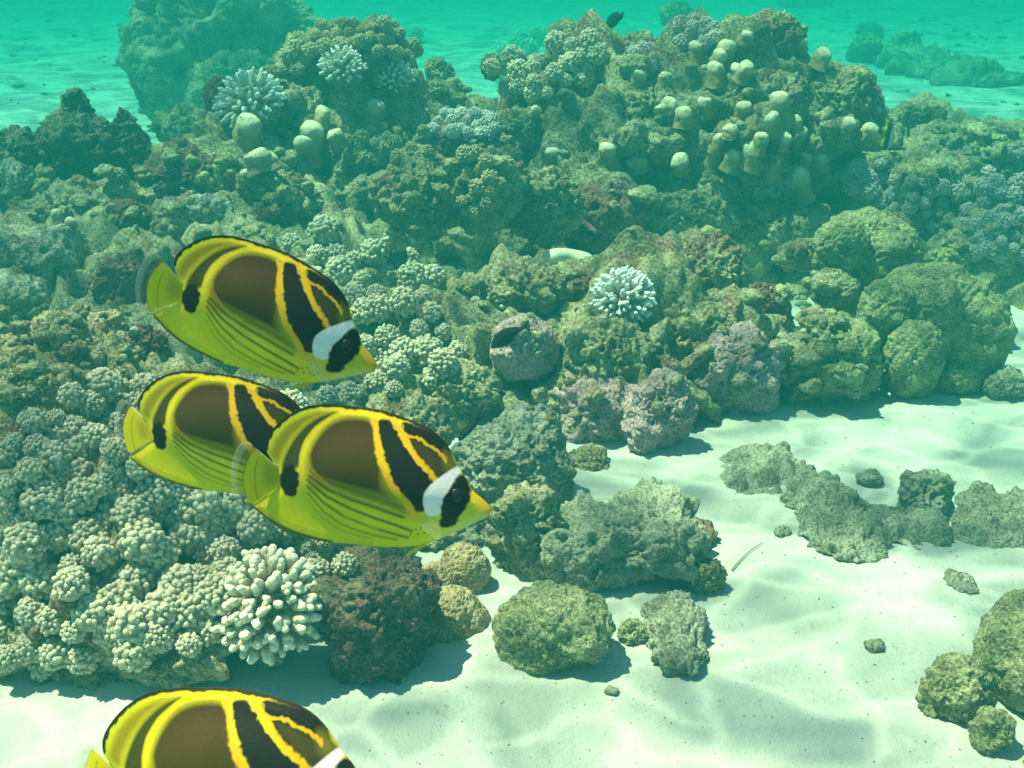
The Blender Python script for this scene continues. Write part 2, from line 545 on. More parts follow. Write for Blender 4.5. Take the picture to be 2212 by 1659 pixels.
# dark peaked rocks at left
rock('dark peaked rock like a shark fin, left', (95, 200, 235, 350), 'shade_algae', 33, Y=5.6, dr=0.7, low=1.3, taper=0.6, pits=0.6)
rock('dark knobbed rock right of the fin-shaped rock', (215, 225, 335, 395), 'shade_algae', 34, Y=5.5, low=1.0, taper=0.4)
rock('dark hollowed rock under the fin-shaped rock', (60, 268, 260, 410), 'shade_algae', 35, Y=5.35, low=1.4)
rock('dark rock cut by the left picture edge, below the peaks', (-70, 280, 110, 390), 'shade_algae', 36, Y=5.3, low=1.3)
rock('pale rounded rock at the left edge under the dark peaks', (-40, 355, 85, 440), 'pale', 37, Y=5.0)
rock('small yellowish rounded stump in front of the dark peaks', (232, 358, 278, 415), 'pale', 38, Y=5.0, lump=0.6)
rock('long reddish crusted boulder across the left shelf', (275, 325, 500, 430), 'maroon', 39, Y=5.3, dr=0.7)
rock('small reddish lump below the long reddish boulder', (470, 360, 545, 425), 'maroon', 40, Y=5.1)
rock('lumpy grey rock on the left shelf below the dark peaks', (20, 400, 250, 490), 'turf', 41, Y=4.7)
rock('yellowish lit rock just above the first butterflyfish', (330, 430, 500, 525), 'pale', 42, Y=4.5)
rock('green grey rock left of the cave under the tall mound', (500, 370, 700, 500), 'turf', 43, Y=5.0)
rock('reddish lump behind the first butterflyfish dorsal fin', (535, 430, 640, 510), 'maroon', 44, Y=4.8)
rock('dull red rock patch left of the yellowish lit rock', (205, 430, 330, 540), 'maroon', 45, Y=4.5, low=0.7)
rock('large pale slab boulder at the left edge', (-90, 490, 165, 640), 'pale', 46, Y=3.9, dr=0.8, lump=0.45, fine=0.5, sq=0.8)
rock('pale upright block on the right end of the slab boulder', (105, 478, 190, 600), 'pale', 47, Y=3.85, lump=0.45, fine=0.5, sq=0.8)
rock('pale rounded ledge under the slab boulder at left', (-60, 590, 130, 700), 'pale', 48, Y=3.6, lump=0.45, low=0.7, fine=0.5, sq=0.8)
rock('red brown rock behind the first butterflyfish tail', (200, 540, 330, 700), 'maroon', 49, Y=4.0)
rock('long grey rock below the pale ledge at left', (20, 690, 300, 840), 'turf', 50, Y=3.35, dr=0.6)
rock('pinkish crusted rock between the first and second butterflyfish tails', (270, 690, 370, 820), 'maroon', 51, Y=3.4)
rock('grey pink rock at the left edge above the knobby coral', (-60, 770, 120, 900), 'turf', 52, Y=3.2)
rock('dark rock at the left edge beside the knobby coral', (-60, 880, 40, 1010), 'turf', 53, Y=2.85)
# lumps on the two tall mounds
rock('rounded yellowish boulder at the left shoulder of the golden coral', (550, 138, 610, 182), 'tanrock', 54, Y=5.75, lump=0.4, fine=0.4)
rock('dark ledge rock below the golden branching coral', (440, 170, 510, 270), 'maroon', 55, Y=5.6)
rock('flat ledge of reef rock left of the bubble coral', (620, 255, 800, 320), 'turf', 56, Y=5.35)
rock('mossy rock between the two white finger corals', (560, 190, 700, 265), 'turf', 57, Y=5.55)
rock('knobby grey boulder over the dark hollow, left mound', (735, 270, 915, 380), 'pale', 58, Y=5.25)
rock('mossy rock right of the second white finger coral', (900, 170, 1010, 265), 'turf', 59, Y=5.6)
rock('reddish rock under the bubble coral', (910, 265, 1080, 350), 'maroon', 60, Y=5.1)
rock('large grey pink boulder above the cave', (800, 340, 1010, 500), 'reef', 61, Y=4.72)
rock('boulder carrying the yellowish knobby coral above the cave', (960, 330, 1140, 490), 'turf', 62, Y=4.68)
rock('dark overhanging rock right of the yellowish knobby coral', (1080, 370, 1250, 530), 'reef', 63, Y=4.82)
rock('rough ledge rock above the dark middle hollow', (1040, 230, 1210, 330), 'turf', 64, Y=5.4)
rock('rounded mossy dome at the top of the right mound', (1180, 46, 1290, 105), 'olive', 65, Y=6.2, lump=0.4)
rock('smooth pale dome on the crest, under the far dark fish', (1240, 42, 1292, 92), 'pale', 66, Y=6.1, lump=0.15, fine=0.3, low=0.4)
rock('yellowish dome left of the whitish crest coral', (1040, 115, 1085, 175), 'tanrock', 67, Y=6.0, lump=0.3, fine=0.4)
rock('rough crest block at the top of the right mound', (1560, 35, 1740, 140), 'turf', 68, Y=6.1)
rock('dark crest block standing highest on the right mound', (1650, 30, 1735, 105), 'turf', 69, Y=6.05, low=1.3)
rock('mossy crest rock behind the flat coral plates', (1300, 75, 1440, 170), 'turf', 70, Y=6.1)
rock('mossy rock under the rose crest coral', (1420, 95, 1560, 190), 'turf', 71, Y=5.9)
rock('reef rock among the capped finger corals, upper', (1560, 160, 1760, 270), 'turf', 72, Y=5.65)
rock('reef rock shoulder at the right end of the tall mound', (1740, 150, 1890, 290), 'turf', 73, Y=5.75)
rock('reef rock among the capped finger corals, lower', (1540, 250, 1720, 380), 'tanrock', 74, Y=5.4)
rock('tan ridge joining the finger corals near the right end', (1700, 250, 1860, 350), 'tanrock', 75, Y=5.45)
rock('mossy lump left of the capped finger corals', (1300, 170, 1470, 290), 'turf', 76, Y=5.6)
rock('shadowed shelf rock under the three tall finger corals', (1270, 260, 1480, 350), 'turf', 77, Y=5.4)
rock('pinkish rock wall under the tall finger corals', (1210, 380, 1400, 540), 'maroon', 78, Y=5.15)
rock('reef foot below the finger corals, dark side', (1380, 400, 1600, 520), 'reef', 79, Y=5.1)
rock('speckled round rock below the finger corals', (1630, 350, 1720, 450), 'pale', 80, Y=5.2)
rock('reef foot at the right end under the finger corals', (1580, 430, 1780, 540), 'turf', 81, Y=4.95)
rock('tan knoll of reef rock under the golden knobby coral', (605, 66, 905, 190), 'tanrock', 180, Y=6.0, dr=0.6, low=1.3)
# middle mound
rock('turf covered dome rock behind the white staghorn coral', (1405, 498, 1620, 685), 'turf', 83, Y=4.15, level=7, lump=0.7, low=0.6)
rock('low sandy rock left of the red brown boulder', (1040, 560, 1240, 690), 'turf', 84, Y=4.2)
rock('red brown boulder left of the white staghorn coral', (1180, 580, 1285, 690), 'maroon', 85, Y=4.0, lump=0.6)
rock('lilac grey boulder behind the dark slender fish', (1055, 678, 1205, 830), 'lilac', 86, Y=3.75, level=7, lump=0.45, low=0.6, fine=0.6, pits=0.4)
rock('mossy boulder under the white staghorn coral', (1190, 680, 1410, 880), 'turf', 87, Y=3.75, low=0.7)
rock('pink grey boulder right of the mossy boulder', (1190, 800, 1400, 975), 'lilac', 88, Y=3.5, level=7, fine=0.6, pits=0.4)
rock('broad purplish boulder at the right end of the middle mound', (1470, 700, 1690, 915), 'lilac', 89, level=7, lump=0.6)
rock('purplish lobed boulder hanging over the sand', (1345, 810, 1500, 990), 'lilac', 90, level=7, lump=0.8)
rock('grey green rock above the broad purplish boulder', (1400, 650, 1600, 790), 'turf', 91, Y=3.9)
rock('orange brown rock right of the turf dome', (1590, 610, 1690, 710), 'maroon', 92, Y=4.0)
rock('small knobby rock on sand under the purplish boulder', (1225, 965, 1320, 1045), 'turf', 93, Y=3.1)
rock('dark rock in the hollow behind the third butterflyfish', (930, 780, 1080, 900), 'turf', 94, Y=3.5)
rock('dark rock in the hollow under the pink grey boulder', (1140, 860, 1290, 990), 'turf', 95, Y=3.4)
# front rocks
rock('pale topped rock with red patches behind the third butterflyfish', (960, 880, 1235, 1180), 'pale', 97, Y=2.85, level=7, lump=0.6, low=0.7)
rock('dull grey flank of rock right of the third butterflyfish', (1060, 1060, 1230, 1255), 'turf', 98)
rock('maroon boulder right of the pale finger-tipped coral', (680, 1210, 935, 1490), 'umber', 99, level=7, lump=0.8, pits=0.5, low=1.4)
rock('small maroon lump between maroon boulder and brain coral', (840, 1270, 950, 1420), 'umber', 100, Y=2.12)
rock('flat topped rock with ragged right end on the sand', (1165, 1120, 1530, 1330), 'dusty', 101, level=7, sq=0.85, lump=0.6, slab=0.5, lift=0.75, low=1.5)
rock('ragged overhanging end of the flat topped rock', (1380, 1115, 1545, 1230), 'turf', 102, Y=2.66, low=1.3)
rock('rounded dull green boulder before the flat topped rock', (1070, 1248, 1345, 1470), 'olive', 103, level=7, lump=0.5, low=0.8, fine=0.45, pits=0.15)
rock('small pointed grey rock right of the rounded green boulder', (1395, 1275, 1530, 1475), 'dusty', 104, slab=0.6, low=1.5)
rock('small dark rock under the ragged rock end', (1480, 1200, 1570, 1290), 'olive', 105)
rock('tiny grey rock between the green boulder and pointed rock', (1335, 1340, 1395, 1395), 'olive', 106)
rock('pale rubble rock above the brain corals, behind the third butterflyfish', (830, 1050, 1090, 1235), 'dusty', 160, Y=2.72)
rock('turf rock in the hollow between knobby coral and middle mound', (760, 850, 980, 1000), 'turf', 161, Y=3.05)
# rubble at right
rock('low dusty rubble rock lying on sand, upper left of its cluster', (1545, 950, 1770, 1095), 'dusty', 108, fine=0.6, lump=0.7, pits=0.5, slab=0.22, lift=0.05, grow=0.84, low=1.5)
rock('dusty rubble rock with hollow side, middle of the sand', (1695, 1020, 1900, 1230), 'dusty', 109, level=7, fine=0.6, lump=0.7, pits=0.5, slab=0.3, lift=0.05, grow=0.84, low=1.5)
rock('dusty rubble rock joining the hollow one at its right', (1840, 1080, 2050, 1200), 'dusty', 110, fine=0.6, lump=0.7, pits=0.5, slab=0.2, lift=0.05, grow=0.84, low=1.5)
rock('upright forked dusty rock on the sand, right', (1935, 1015, 2050, 1125), 'dusty', 111, low=1.5, dr=0.9, fine=0.6, lump=0.7)
rock('flat half-buried rubble slab at the right edge', (2040, 1090, 2260, 1200), 'dusty', 112, fine=0.6, lump=0.7, pits=0.5, slab=0.16, lift=0.05, grow=0.84, low=1.5)
rock('long low rubble strip at the right edge', (2060, 1060, 2300, 1130), 'dusty', 113, fine=0.6, lump=0.7, pits=0.5, slab=0.15, lift=0.05, grow=0.84, low=1.5)
rock('big dull green boulder cut by the right edge', (2105, 1275, 2420, 1570), 'olive', 114, level=7, lump=0.4, low=0.6, fine=0.45, pits=0.15)
rock('low green rock left of the boulder at the right edge', (1990, 1420, 2130, 1570), 'olive', 115, dr=0.7, lump=0.7, fine=0.45, pits=0.15)
rock('small green rock below the low green rock', (2075, 1480, 2150, 1560), 'olive', 116, fine=0.45, pits=0.15)
rock('rounded green stone near the lower right corner', (2095, 1530, 2190, 1635), 'olive', 117, lump=0.4, fine=0.45, pits=0.15)
rock('stone cut by the lower right corner', (2165, 1630, 2280, 1720), 'olive', 118, Y=1.75, lump=0.4, pits=0.15)
rock('half-buried pebble rock in sand above the right edge boulder', (2040, 1230, 2110, 1290), 'dusty', 119, fine=0.6, lump=0.7, pits=0.5, slab=0.3, low=1.5)
rock('small sunken rock on sand right of the olive boulder coral', (2120, 800, 2215, 870), 'dusty', 120, dr=0.6)
# massive olive coral at right
up_lobe = rock('upper lobe of olive boulder coral beside the reef foot', (1745, 447, 2000, 700), 'olive', 122, Y=4.35, level=7, name='boulder_coral', cat='coral', lump=0.9, low=0.6, fine=0.45, pits=0.15)
rock(None, (1760, 470, 1880, 590), 'olive', 310, Y=4.2, name='lobe', level=6, lump=0.9, low=0.5, fine=0.5, pits=0.1, parent=up_lobe)
rock(None, (1860, 500, 1985, 620), 'olive', 311, Y=4.25, name='lobe', level=6, lump=0.9, low=0.5, fine=0.5, pits=0.1, parent=up_lobe)
rock(None, (1750, 570, 1860, 690), 'olive', 312, Y=4.15, name='lobe', level=6, lump=0.9, low=0.5, fine=0.5, pits=0.1, parent=up_lobe)
big = rock('largest lobed olive boulder coral standing on sand at right', (1845, 560, 2180, 868), 'olive', 123, level=7, name='boulder_coral', cat='coral', lump=0.9, low=0.5, fine=0.45, pits=0.15)
rock(None, (1850, 600, 1985, 760), 'olive', 300, Y=3.85, name='lobe', level=6, lump=0.9, low=0.5, fine=0.5, pits=0.1, parent=big)
rock(None, (1960, 560, 2110, 700), 'olive', 301, Y=3.95, name='lobe', level=6, lump=0.9, low=0.5, fine=0.5, pits=0.1, parent=big)
rock(None, (1905, 690, 2040, 868), 'olive', 302, Y=3.72, name='lobe', level=6, lump=0.9, low=0.5, fine=0.5, pits=0.1, parent=big)
rock(None, (2030, 650, 2165, 830), 'olive', 303, Y=3.95, name='lobe', level=6, lump=0.9, low=0.5, fine=0.5, pits=0.1, parent=big)
rock(None, (2000, 770, 2120, 862), 'olive', 304, Y=3.8, name='lobe', level=6, lump=0.9, low=0.5, fine=0.5, pits=0.1, parent=big)
rock(None, (1990, 600, 2080, 740), 'olive', 305, Y=3.8, name='lobe', level=6, lump=0.9, low=0.5, fine=0.5, pits=0.1, parent=big)
rock('thin olive lobe behind the largest boulder coral', (2040, 590, 2172, 800), 'olive', 124, Y=4.3, name='boulder_coral', cat='coral', lump=0.5, fine=0.45, pits=0.15)
rock('low olive boulder coral left of the largest one', (1660, 690, 1910, 900), 'olive', 125, level=7, name='boulder_coral', cat='coral', fine=0.45, pits=0.15)
rock('small olive dome coral above the largest boulder coral', (2000, 515, 2100, 610), 'olive', 126, Y=4.7, name='boulder_coral', cat='coral', lump=0.4, fine=0.45, pits=0.15)
rock('smooth pale soft coral knob on the upper olive lobe', (1900, 455, 1975, 560), 'tanrock', 127, Y=4.5, name='boulder_coral', cat='coral', lump=0.2, fine=0.4)
rock('cup shaped tan coral left of the upper olive lobe', (1680, 510, 1780, 590), 'tanrock', 128, Y=4.6, name='cup_coral', cat='coral', lump=0.4)
rock('rock bank under the lilac knobby corals at the right edge', (1850, 345, 2150, 520), 'turf', 129, Y=5.5, dr=0.7)
rock('dark rock bank behind the olive corals at the right edge', (2030, 430, 2350, 620), 'turf', 130, Y=5.2, dr=0.7)
rock('brownish plate coral behind the lilac corals', (2010, 345, 2130, 400), 'tanrock', 131, Y=5.9, name='plate_coral', cat='coral', lump=0.3)
rock('hazy rubble bank above the lilac corals', (1930, 270, 2250, 360), 'turf', 132, Y=6.3, dr=0.6)
# brain corals
rock('middle round tan brain coral by the maroon boulder', (893, 1215, 985, 1300), 'brain', 140, Y=2.37, name='brain_coral', cat='coral', lump=0.12, low=0.3, fine=0.12, grow=1)
rock('small tan brain coral left of the round one', (832, 1205, 900, 1275), 'brain', 141, Y=2.42, name='brain_coral', cat='coral', lump=0.12, low=0.3, fine=0.12, grow=1)
rock('tan brain coral right of the round one, lower part of rock', (950, 1175, 1060, 1290), 'brain', 142, Y=2.42, name='brain_coral', cat='coral', lump=0.2, low=0.4, fine=0.15, grow=1)
rock('long tan brain coral sloping down to the sand', (900, 1265, 1055, 1430), 'brain', 143, Y=2.24, name='brain_coral', cat='coral', lump=0.2, low=0.4, fine=0.15, grow=1)
rebuild()

# ------------------------------------------------------------------ corals
def blob(V, F, acc, M4):
    A = np.array(M4)
    acc[0].append(V@A[:3, :3].T + A[:3, 3]); acc[1].append(F+acc[2]); acc[2] += len(V)

def frame(axis, spin=0.0):
    q = Vector(axis).to_track_quat('Z', 'Y')
    return q.to_matrix() @ Matrix.Rotation(spin, 3, 'Z')

def head_mesh(name, mat, seed, n=34, elong=0.5, rad=0.20, core=0.72, spread=1.95):
    """a rounded branch end packed with nodules, radius 1"""
    rng = random.Random(seed)
    acc = [[], [], 0]
    V2, F2 = ico(3)
    cV = V2*core + 0.06*np.stack([vnoise(V2*3, seed+k) for k in range(3)], 1)
    blob(cV, F2, acc, Matrix.Translation((0, 0, -0.05)))
    n_all = int(n)
    for k in range(n_all):
        z = 1-(k+0.5)/n_all*(1-math.cos(spread))
        ph = k*2.39996 + rng.uniform(-.25, .25)
        s = math.sqrt(max(0, 1-z*z))
        d = Vector((s*math.cos(ph), s*math.sin(ph), z)).normalized()
        d = (d + Vector((rng.uniform(-.1, .1), rng.uniform(-.1, .1), rng.uniform(-.1, .1)))).normalized()
        r = rad*rng.uniform(0.78, 1.22)
        L = rng.uniform(0.86, 1.05)
        Rm = frame(d, rng.uniform(0, 6)).to_4x4()
        bv = V2.copy()
        bv = bv*(1+0.30*(lumps(V2*2.3+seed+k*3.7, 77)-0.5))[:, None]
        bv[:, 2] = np.where(bv[:, 2] > 0, bv[:, 2]*1.05, bv[:, 2]*(1+elong*3))
        T = Matrix.Translation(d*(L-r)) @ Rm @ Matrix.Diagonal((r, r*rng.uniform(.85, 1.15), r, 1))
        blob(bv, F2, acc, T)
    return make_mesh(name, np.concatenate(acc[0]), np.concatenate(acc[1]), mat)

def finger_tip_mesh(name, mat, seed, bumpy=1.0):
    """one branch of length 1 along Z that forks into a few short nubbed tips"""
    V, F = ico(4)
    rng = random.Random(seed)
    acc = [[], [], 0]
    spin = rng.uniform(0, 6)
    for b in range(3):
        v = V.copy()
        z = (v[:, 2]+1)/2
        rr = (0.17 if b == 0 else 0.13)*(1-0.45*z)
        nub = lumps(np.stack([V[:, 0]*2.2, V[:, 1]*2.2, V[:, 2]*5.5], 1)+seed*5+b*3.1, seed+b)-0.5
        prof = np.sqrt(np.maximum(0, V[:, 0]**2+V[:, 1]**2))
        k = rr*np.minimum(1.0, prof*1.7)/np.maximum(prof, 1e-5)*(1+0.60*bumpy*nub)
        v[:, 0] *= k; v[:, 1] *= k
        v[:, 2] = z
        v[:, 0] += 0.06*math.sin(seed)*z*z; v[:, 1] += 0.06*math.cos(seed*2)*z*z
        if b == 0:
            T = Matrix.Identity(4)
        else:
            L = rng.uniform(.45, .62)
            T = Matrix.Translation((0, 0, rng.uniform(.2, .36))) @ Matrix.Rotation(spin+b*rng.uniform(2.2, 3.4), 4, 'Z') @ Matrix.Rotation(0.24, 4, 'X') @ Matrix.Diagonal((1, 1, L, 1))
        blob(v, F, acc, T)
    return make_mesh(name, np.concatenate(acc[0]), np.concatenate(acc[1]), mat)

PROTO = {}
def heads(kind):
    if kind not in PROTO:
        m = M[{'head': 'head', 'white': 'head_white', 'gold': 'head_gold', 'lilac': 'head_lilac', 'rose': 'head_rose'}[kind]]
        PROTO[kind] = [head_mesh('branch_head', m, 100+k*7, n=72+11*k, rad=0.152-0.009*k, core=0.82) for k in range(5)]
    return PROTO[kind]

def in_poly(x, y, P):
    c = False
    for i in range(len(P)):
        x0, y0 = P[i]; x1, y1 = P[i-1]
        if (y0 > y) != (y1 > y) and x < (x1-x0)*(y-y0)/(y1-y0)+x0: c = not c
    return c

def colony(name, label, poly, step, rad, kind, seed, group=None, cat='coral', lift=0.35, ymax=None, up=0.55, jitter=0.34, maxn=100):
    rng = random.Random(seed)
    xs = [p[0] for p in poly]; ys = [p[1] for p in poly]
    pts = []
    for _ in range(6000):
        x, y = rng.uniform(min(xs), max(xs)), rng.uniform(min(ys), max(ys))
        if not in_poly(x, y, poly): continue
        if all((x-a)**2+((y-b)*1.12)**2 > step*step for a, b in pts): pts.append((x, y))
        if len(pts) >= maxn: break
    got = []
    for x, y in pts:
        loc, n = hit(x, y)
        if loc is None or loc.z < 0.06 and rng.random() < 0.5: continue
        if ymax and loc.y > ymax: continue
        got.append((x, y, loc, n))
    if not got: return None
    c = sum((g[2] for g in got), Vector())/len(got)
    root = bpy.data.objects.new(name, None)
    COL.objects.link(root)
    root.location = (c.x, c.y, min(g[2].z for g in got))
    root.empty_display_size = 0.05
    tag(root, label, cat, group)
    ms = heads(kind)
    for x, y, loc, n in got:
        t = (loc-EYE).dot(Vector((0, cp, -sp)))
        r = rad*t/FX*rng.uniform(1-jitter, 1+jitter)
        ax = (n*0.55 + Vector((0, -0.25, up)) + Vector((rng.uniform(-.3, .3), rng.uniform(-.3, .3), rng.uniform(-.1, .2)))).normalized()
        o = link('branch_head', rng.choice(ms), parent=root)
        p = loc + ax*r*lift - root.location
        q = frame(ax, rng.uniform(0, 6)).to_4x4()
        o.matrix_local = Matrix.Translation(p) @ q @ Matrix.Diagonal((r, r, r*rng.uniform(.9, 1.2), 1))
    return root

TIPS = {}
def tips(kind):
    if kind not in TIPS:
        m, nt, b = nt_new('tip_'+kind)
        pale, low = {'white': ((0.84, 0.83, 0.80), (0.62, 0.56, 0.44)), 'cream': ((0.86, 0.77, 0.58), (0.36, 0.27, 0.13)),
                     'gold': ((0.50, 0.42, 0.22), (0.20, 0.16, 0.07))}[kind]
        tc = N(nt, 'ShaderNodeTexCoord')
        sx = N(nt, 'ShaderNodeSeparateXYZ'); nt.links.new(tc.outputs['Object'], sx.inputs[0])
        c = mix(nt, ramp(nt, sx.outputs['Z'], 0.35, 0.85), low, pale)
        nt.links.new(c, b.inputs['Base Color'])
        b.inputs['Roughness'].default_value = 0.8; b.inputs['Specular IOR Level'].default_value = 0.15
        v = coords(nt)
        nt.links.new(bump(nt, noise(nt, v, 14, 4, 0.7), 0.5, 0.05), b.inputs['Normal'])
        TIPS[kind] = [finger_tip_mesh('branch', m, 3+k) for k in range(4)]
    return TIPS[kind]

def staghorn(name, label, px, py, wpx, kind, seed, n=60, thick=1.0, reach=1.0, spread=1.5, lean=(0, -0.35, 1), hub=0.45, Yoff=0.0, flat=1.0, group=None, base_mat='turf', hubs=0.5, rise=0.3):
    rng = random.Random(seed)
    loc, nn = hit(px, py)
    t = (loc-EYE).dot(Vector((0, cp, -sp)))
    R = wpx/2*t/FX
    root = bpy.data.objects.new(name, None)
    COL.objects.link(root)
    ax = Vector(lean).normalized()
    c = loc + Vector((0, Yoff, R*rise))
    root.location = c
    tag(root, label, 'coral', group)
    V, F = rock_shape((R*hubs, R*hubs, R*hubs*flat), 5, seed, low=0.5, lump=0.6)
    link('base', make_mesh('base', V, F, M[base_mat]), (0, 0, 0), root)
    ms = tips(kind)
    fr = frame(ax)
    for k in range(n):
        z = 1-(k+0.5)/n*(1-math.cos(spread))
        ph = k*2.39996
        s = math.sqrt(max(0, 1-z*z))
        d = fr @ Vector((s*math.cos(ph), s*math.sin(ph), z*flat))
        d = (d + Vector((rng.uniform(-.09, .09), rng.uniform(-.09, .09), rng.uniform(-.05, .12)))).normalized()
        L = R*(1-hub)*reach*rng.uniform(.88, 1.1)
        w = thick*R*rng.uniform(.85, 1.15)
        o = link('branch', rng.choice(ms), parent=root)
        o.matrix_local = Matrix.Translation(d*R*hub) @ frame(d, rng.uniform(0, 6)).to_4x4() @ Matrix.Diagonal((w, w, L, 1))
    return root

# the big pale colony at lower left (two colonies growing side by side)
colony('knobby_coral', 'big pale knobby coral filling the lower left, above the sand', [(0, 1090), (120, 1075), (300, 1060), (540, 1070), (650, 1160), (560, 1190), (480, 1270), (470, 1390), (400, 1440), (330, 1430), (230, 1420), (230, 1490), (140, 1520), (100, 1490), (0, 1430)], 51, 38, 'head', 5, lift=0.5, maxn=100)
colony('knobby_coral', 'grey green knobby coral behind the second butterflyfish tail', [(0, 1075), (0, 985), (60, 920), (150, 860), (250, 830), (420, 860), (640, 880), (640, 1050), (300, 1050), (120, 1065)], 43, 31, 'head', 6, lift=0.45)
colony('knobby_coral', 'cream knobby coral behind the first butterflyfish head', [(600, 540), (690, 500), (760, 560), (830, 520), (880, 530), (930, 600), (960, 660), (1000, 780), (940, 840), (870, 850), (780, 870), (700, 880), (640, 880), (610, 700)], 42, 28, 'head', 7, lift=0.5)
colony('knobby_coral', 'small knobby coral on rock between big knobby coral and brain corals', [(650, 1165), (755, 1170), (750, 1240), (690, 1250)], 34, 24, 'head', 8)
colony('knobby_coral', 'whitish knobby coral on the crest of the right mound', [(1065, 150), (1110, 85), (1200, 90), (1300, 85), (1300, 130), (1250, 190), (1160, 215), (1090, 200)], 27, 21, 'head', 9, up=0.8)
colony('knobby_coral', 'rose knobby coral highest on the right mound crest', [(1460, 75), (1480, 45), (1540, 50), (1560, 75), (1520, 115), (1475, 110)], 20, 16, 'rose', 10, up=0.8)
colony('knobby_coral', 'small rose coral tuft left of the highest crest coral', [(1360, 135), (1385, 105), (1415, 115), (1410, 150), (1370, 155)], 18, 14, 'rose', 11, up=0.8)
colony('bubble_coral', 'low whitish bubble coral on the reddish rock above the cave', [(925, 285), (950, 250), (1010, 245), (1070, 255), (1075, 290), (1010, 295)], 17, 14, 'white', 12)
colony('knobby_coral', 'yellowish knobby coral on the boulder above the cave', [(1000, 340), (1060, 320), (1110, 380), (1110, 420), (1060, 450), (1000, 480), (990, 440), (1050, 400)], 24, 17, 'gold', 13)
colony('knobby_coral', 'long spray of pale pinkish knobby coral below the far right sand', [(1830, 380), (1890, 335), (1960, 380), (2050, 400), (2120, 430), (2212, 470), (2212, 570), (2120, 560), (2030, 500), (1930, 450), (1850, 430)], 27, 18, 'lilac', 14, maxn=90)
colony('knobby_coral', 'blue lilac coral head cut by the right edge', [(2105, 400), (2140, 340), (2212, 315), (2240, 400), (2180, 440)], 26, 20, 'lilac', 15)
colony('knobby_coral', 'small knobby coral on the boulder over the dark hollow', [(745, 310), (800, 275), (920, 285), (925, 330), (850, 350), (760, 350)], 24, 15, 'gold', 16)

colony('branching_coral', 'golden knobby branching coral on top of the left mound', [(595, 165), (635, 95), (700, 62), (770, 62), (760, 110), (690, 115), (640, 165)], 21, 17, 'gold', 21, up=1.0, lift=0.7)
colony('branching_coral', 'golden brown branching coral at the right end of the left mound', [(775, 115), (780, 60), (850, 60), (905, 80), (900, 120), (840, 135)], 19, 14, 'gold', 22, up=1.0, lift=0.8)
staghorn('staghorn_coral', 'bright white staghorn coral on the middle mound', 1345, 655, 150, 'white', 3, n=95, thick=0.46, spread=1.45, lean=(0, -0.75, 0.8), hub=0.55, hubs=0.62, base_mat='dusty', rise=0.05)
staghorn('finger_coral', 'pale finger-tipped coral beside the maroon boulder', 588, 1345, 262, 'cream', 4, n=99, thick=0.50, spread=1.4, lean=(0.1, -0.75, 0.7), hub=0.58, hubs=0.68, base_mat='tanrock')
staghorn('staghorn_coral', 'white staghorn coral at the left end of the crest', 545, 235, 165, 'white', 5, n=99, thick=0.36, lean=(-0.2, -0.5, 1), flat=0.7, hub=0.62, hubs=0.7, rise=0.05)
staghorn('staghorn_coral', 'white staghorn coral on the crest below the golden branches', 742, 160, 112, 'white', 6, n=80, thick=0.42, lean=(0, -0.5, 1), hub=0.6, hubs=0.68, rise=0.1)
staghorn('staghorn_coral', 'white staghorn coral right of its crest neighbour, above a dark hollow', 850, 180, 98, 'white', 7, n=80, thick=0.42, lean=(0, -0.5, 1), hub=0.6, hubs=0.68, rise=0.1)

# finger corals with rounded caps
def cap_mesh(seed, h):
    ns, nr = 28, 26
    rng = random.Random(seed)
    V = []
    for j in range(nr):
        u = j/(nr-1)
        if u < 0.45:
            a = u/0.45*math.pi/2
            r, z = math.sin(a)**0.8, math.cos(a)*0.72-0.72
        else:
            w = (u-0.45)/0.55
            r, z = 1-0.05*math.sin(w*math.pi)+0.10*w**3, -0.72-w*h
        for k in range(ns):
            th = 2*math.pi*k/ns
            V.append((max(r, 0.001)*math.cos(th), max(r, 0.001)*math.sin(th)*0.92, z))
    V = np.array(V)
    q = V*1.1+seed*3.3
    V[:, :2] *= (1+0.13*fbm(q, seed, 3)+0.06*fbm(q*3.1, seed+2, 2))[:, None]
    V[:, :2] *= 1+0.10*np.clip((-V[:, 2:3]-1.2), 0, 2)
    V[:, 2] += 0.16*vnoise(q*0.9, seed+4)
    F = [(j*ns+k, (j+1)*ns+k, (j+1)*ns+(k+1) % ns, j*ns+(k+1) % ns) for j in range(nr-1) for k in range(ns)]
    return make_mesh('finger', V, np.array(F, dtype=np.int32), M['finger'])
CAPS = [cap_mesh(40+k, 1.15+0.2*k) for k in range(7)]

def knobs(label, spots, seed, wide=1.05):
    rng = random.Random(seed)
    locs = []
    for x, y, w in spots:
        loc, n = hit(x, y+w*0.8)
        locs.append(loc)
    c = sum(locs, Vector())/len(locs)
    root = bpy.data.objects.new('capped_coral', None)
    COL.objects.link(root)
    root.location = (c.x, c.y, min(l.z for l in locs))
    tag(root, label, 'coral')
    for (x, y, w), loc in zip(spots, locs):
        t = (loc-EYE).dot(Vector((0, cp, -sp)))
        r = w/2*t/FX*wide
        top = at(x, y-w*0.42, loc.y-0.2*r)
        lean = Vector((rng.uniform(-.35, .35), rng.uniform(-.5, 0.0), 1)).normalized()
        if x > 1880: lean = Vector((0.45, -0.2, 1)).normalized()
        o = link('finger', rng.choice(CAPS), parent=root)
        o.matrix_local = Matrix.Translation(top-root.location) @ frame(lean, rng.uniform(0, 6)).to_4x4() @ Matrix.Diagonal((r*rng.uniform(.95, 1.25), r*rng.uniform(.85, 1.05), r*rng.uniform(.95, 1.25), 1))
    return root

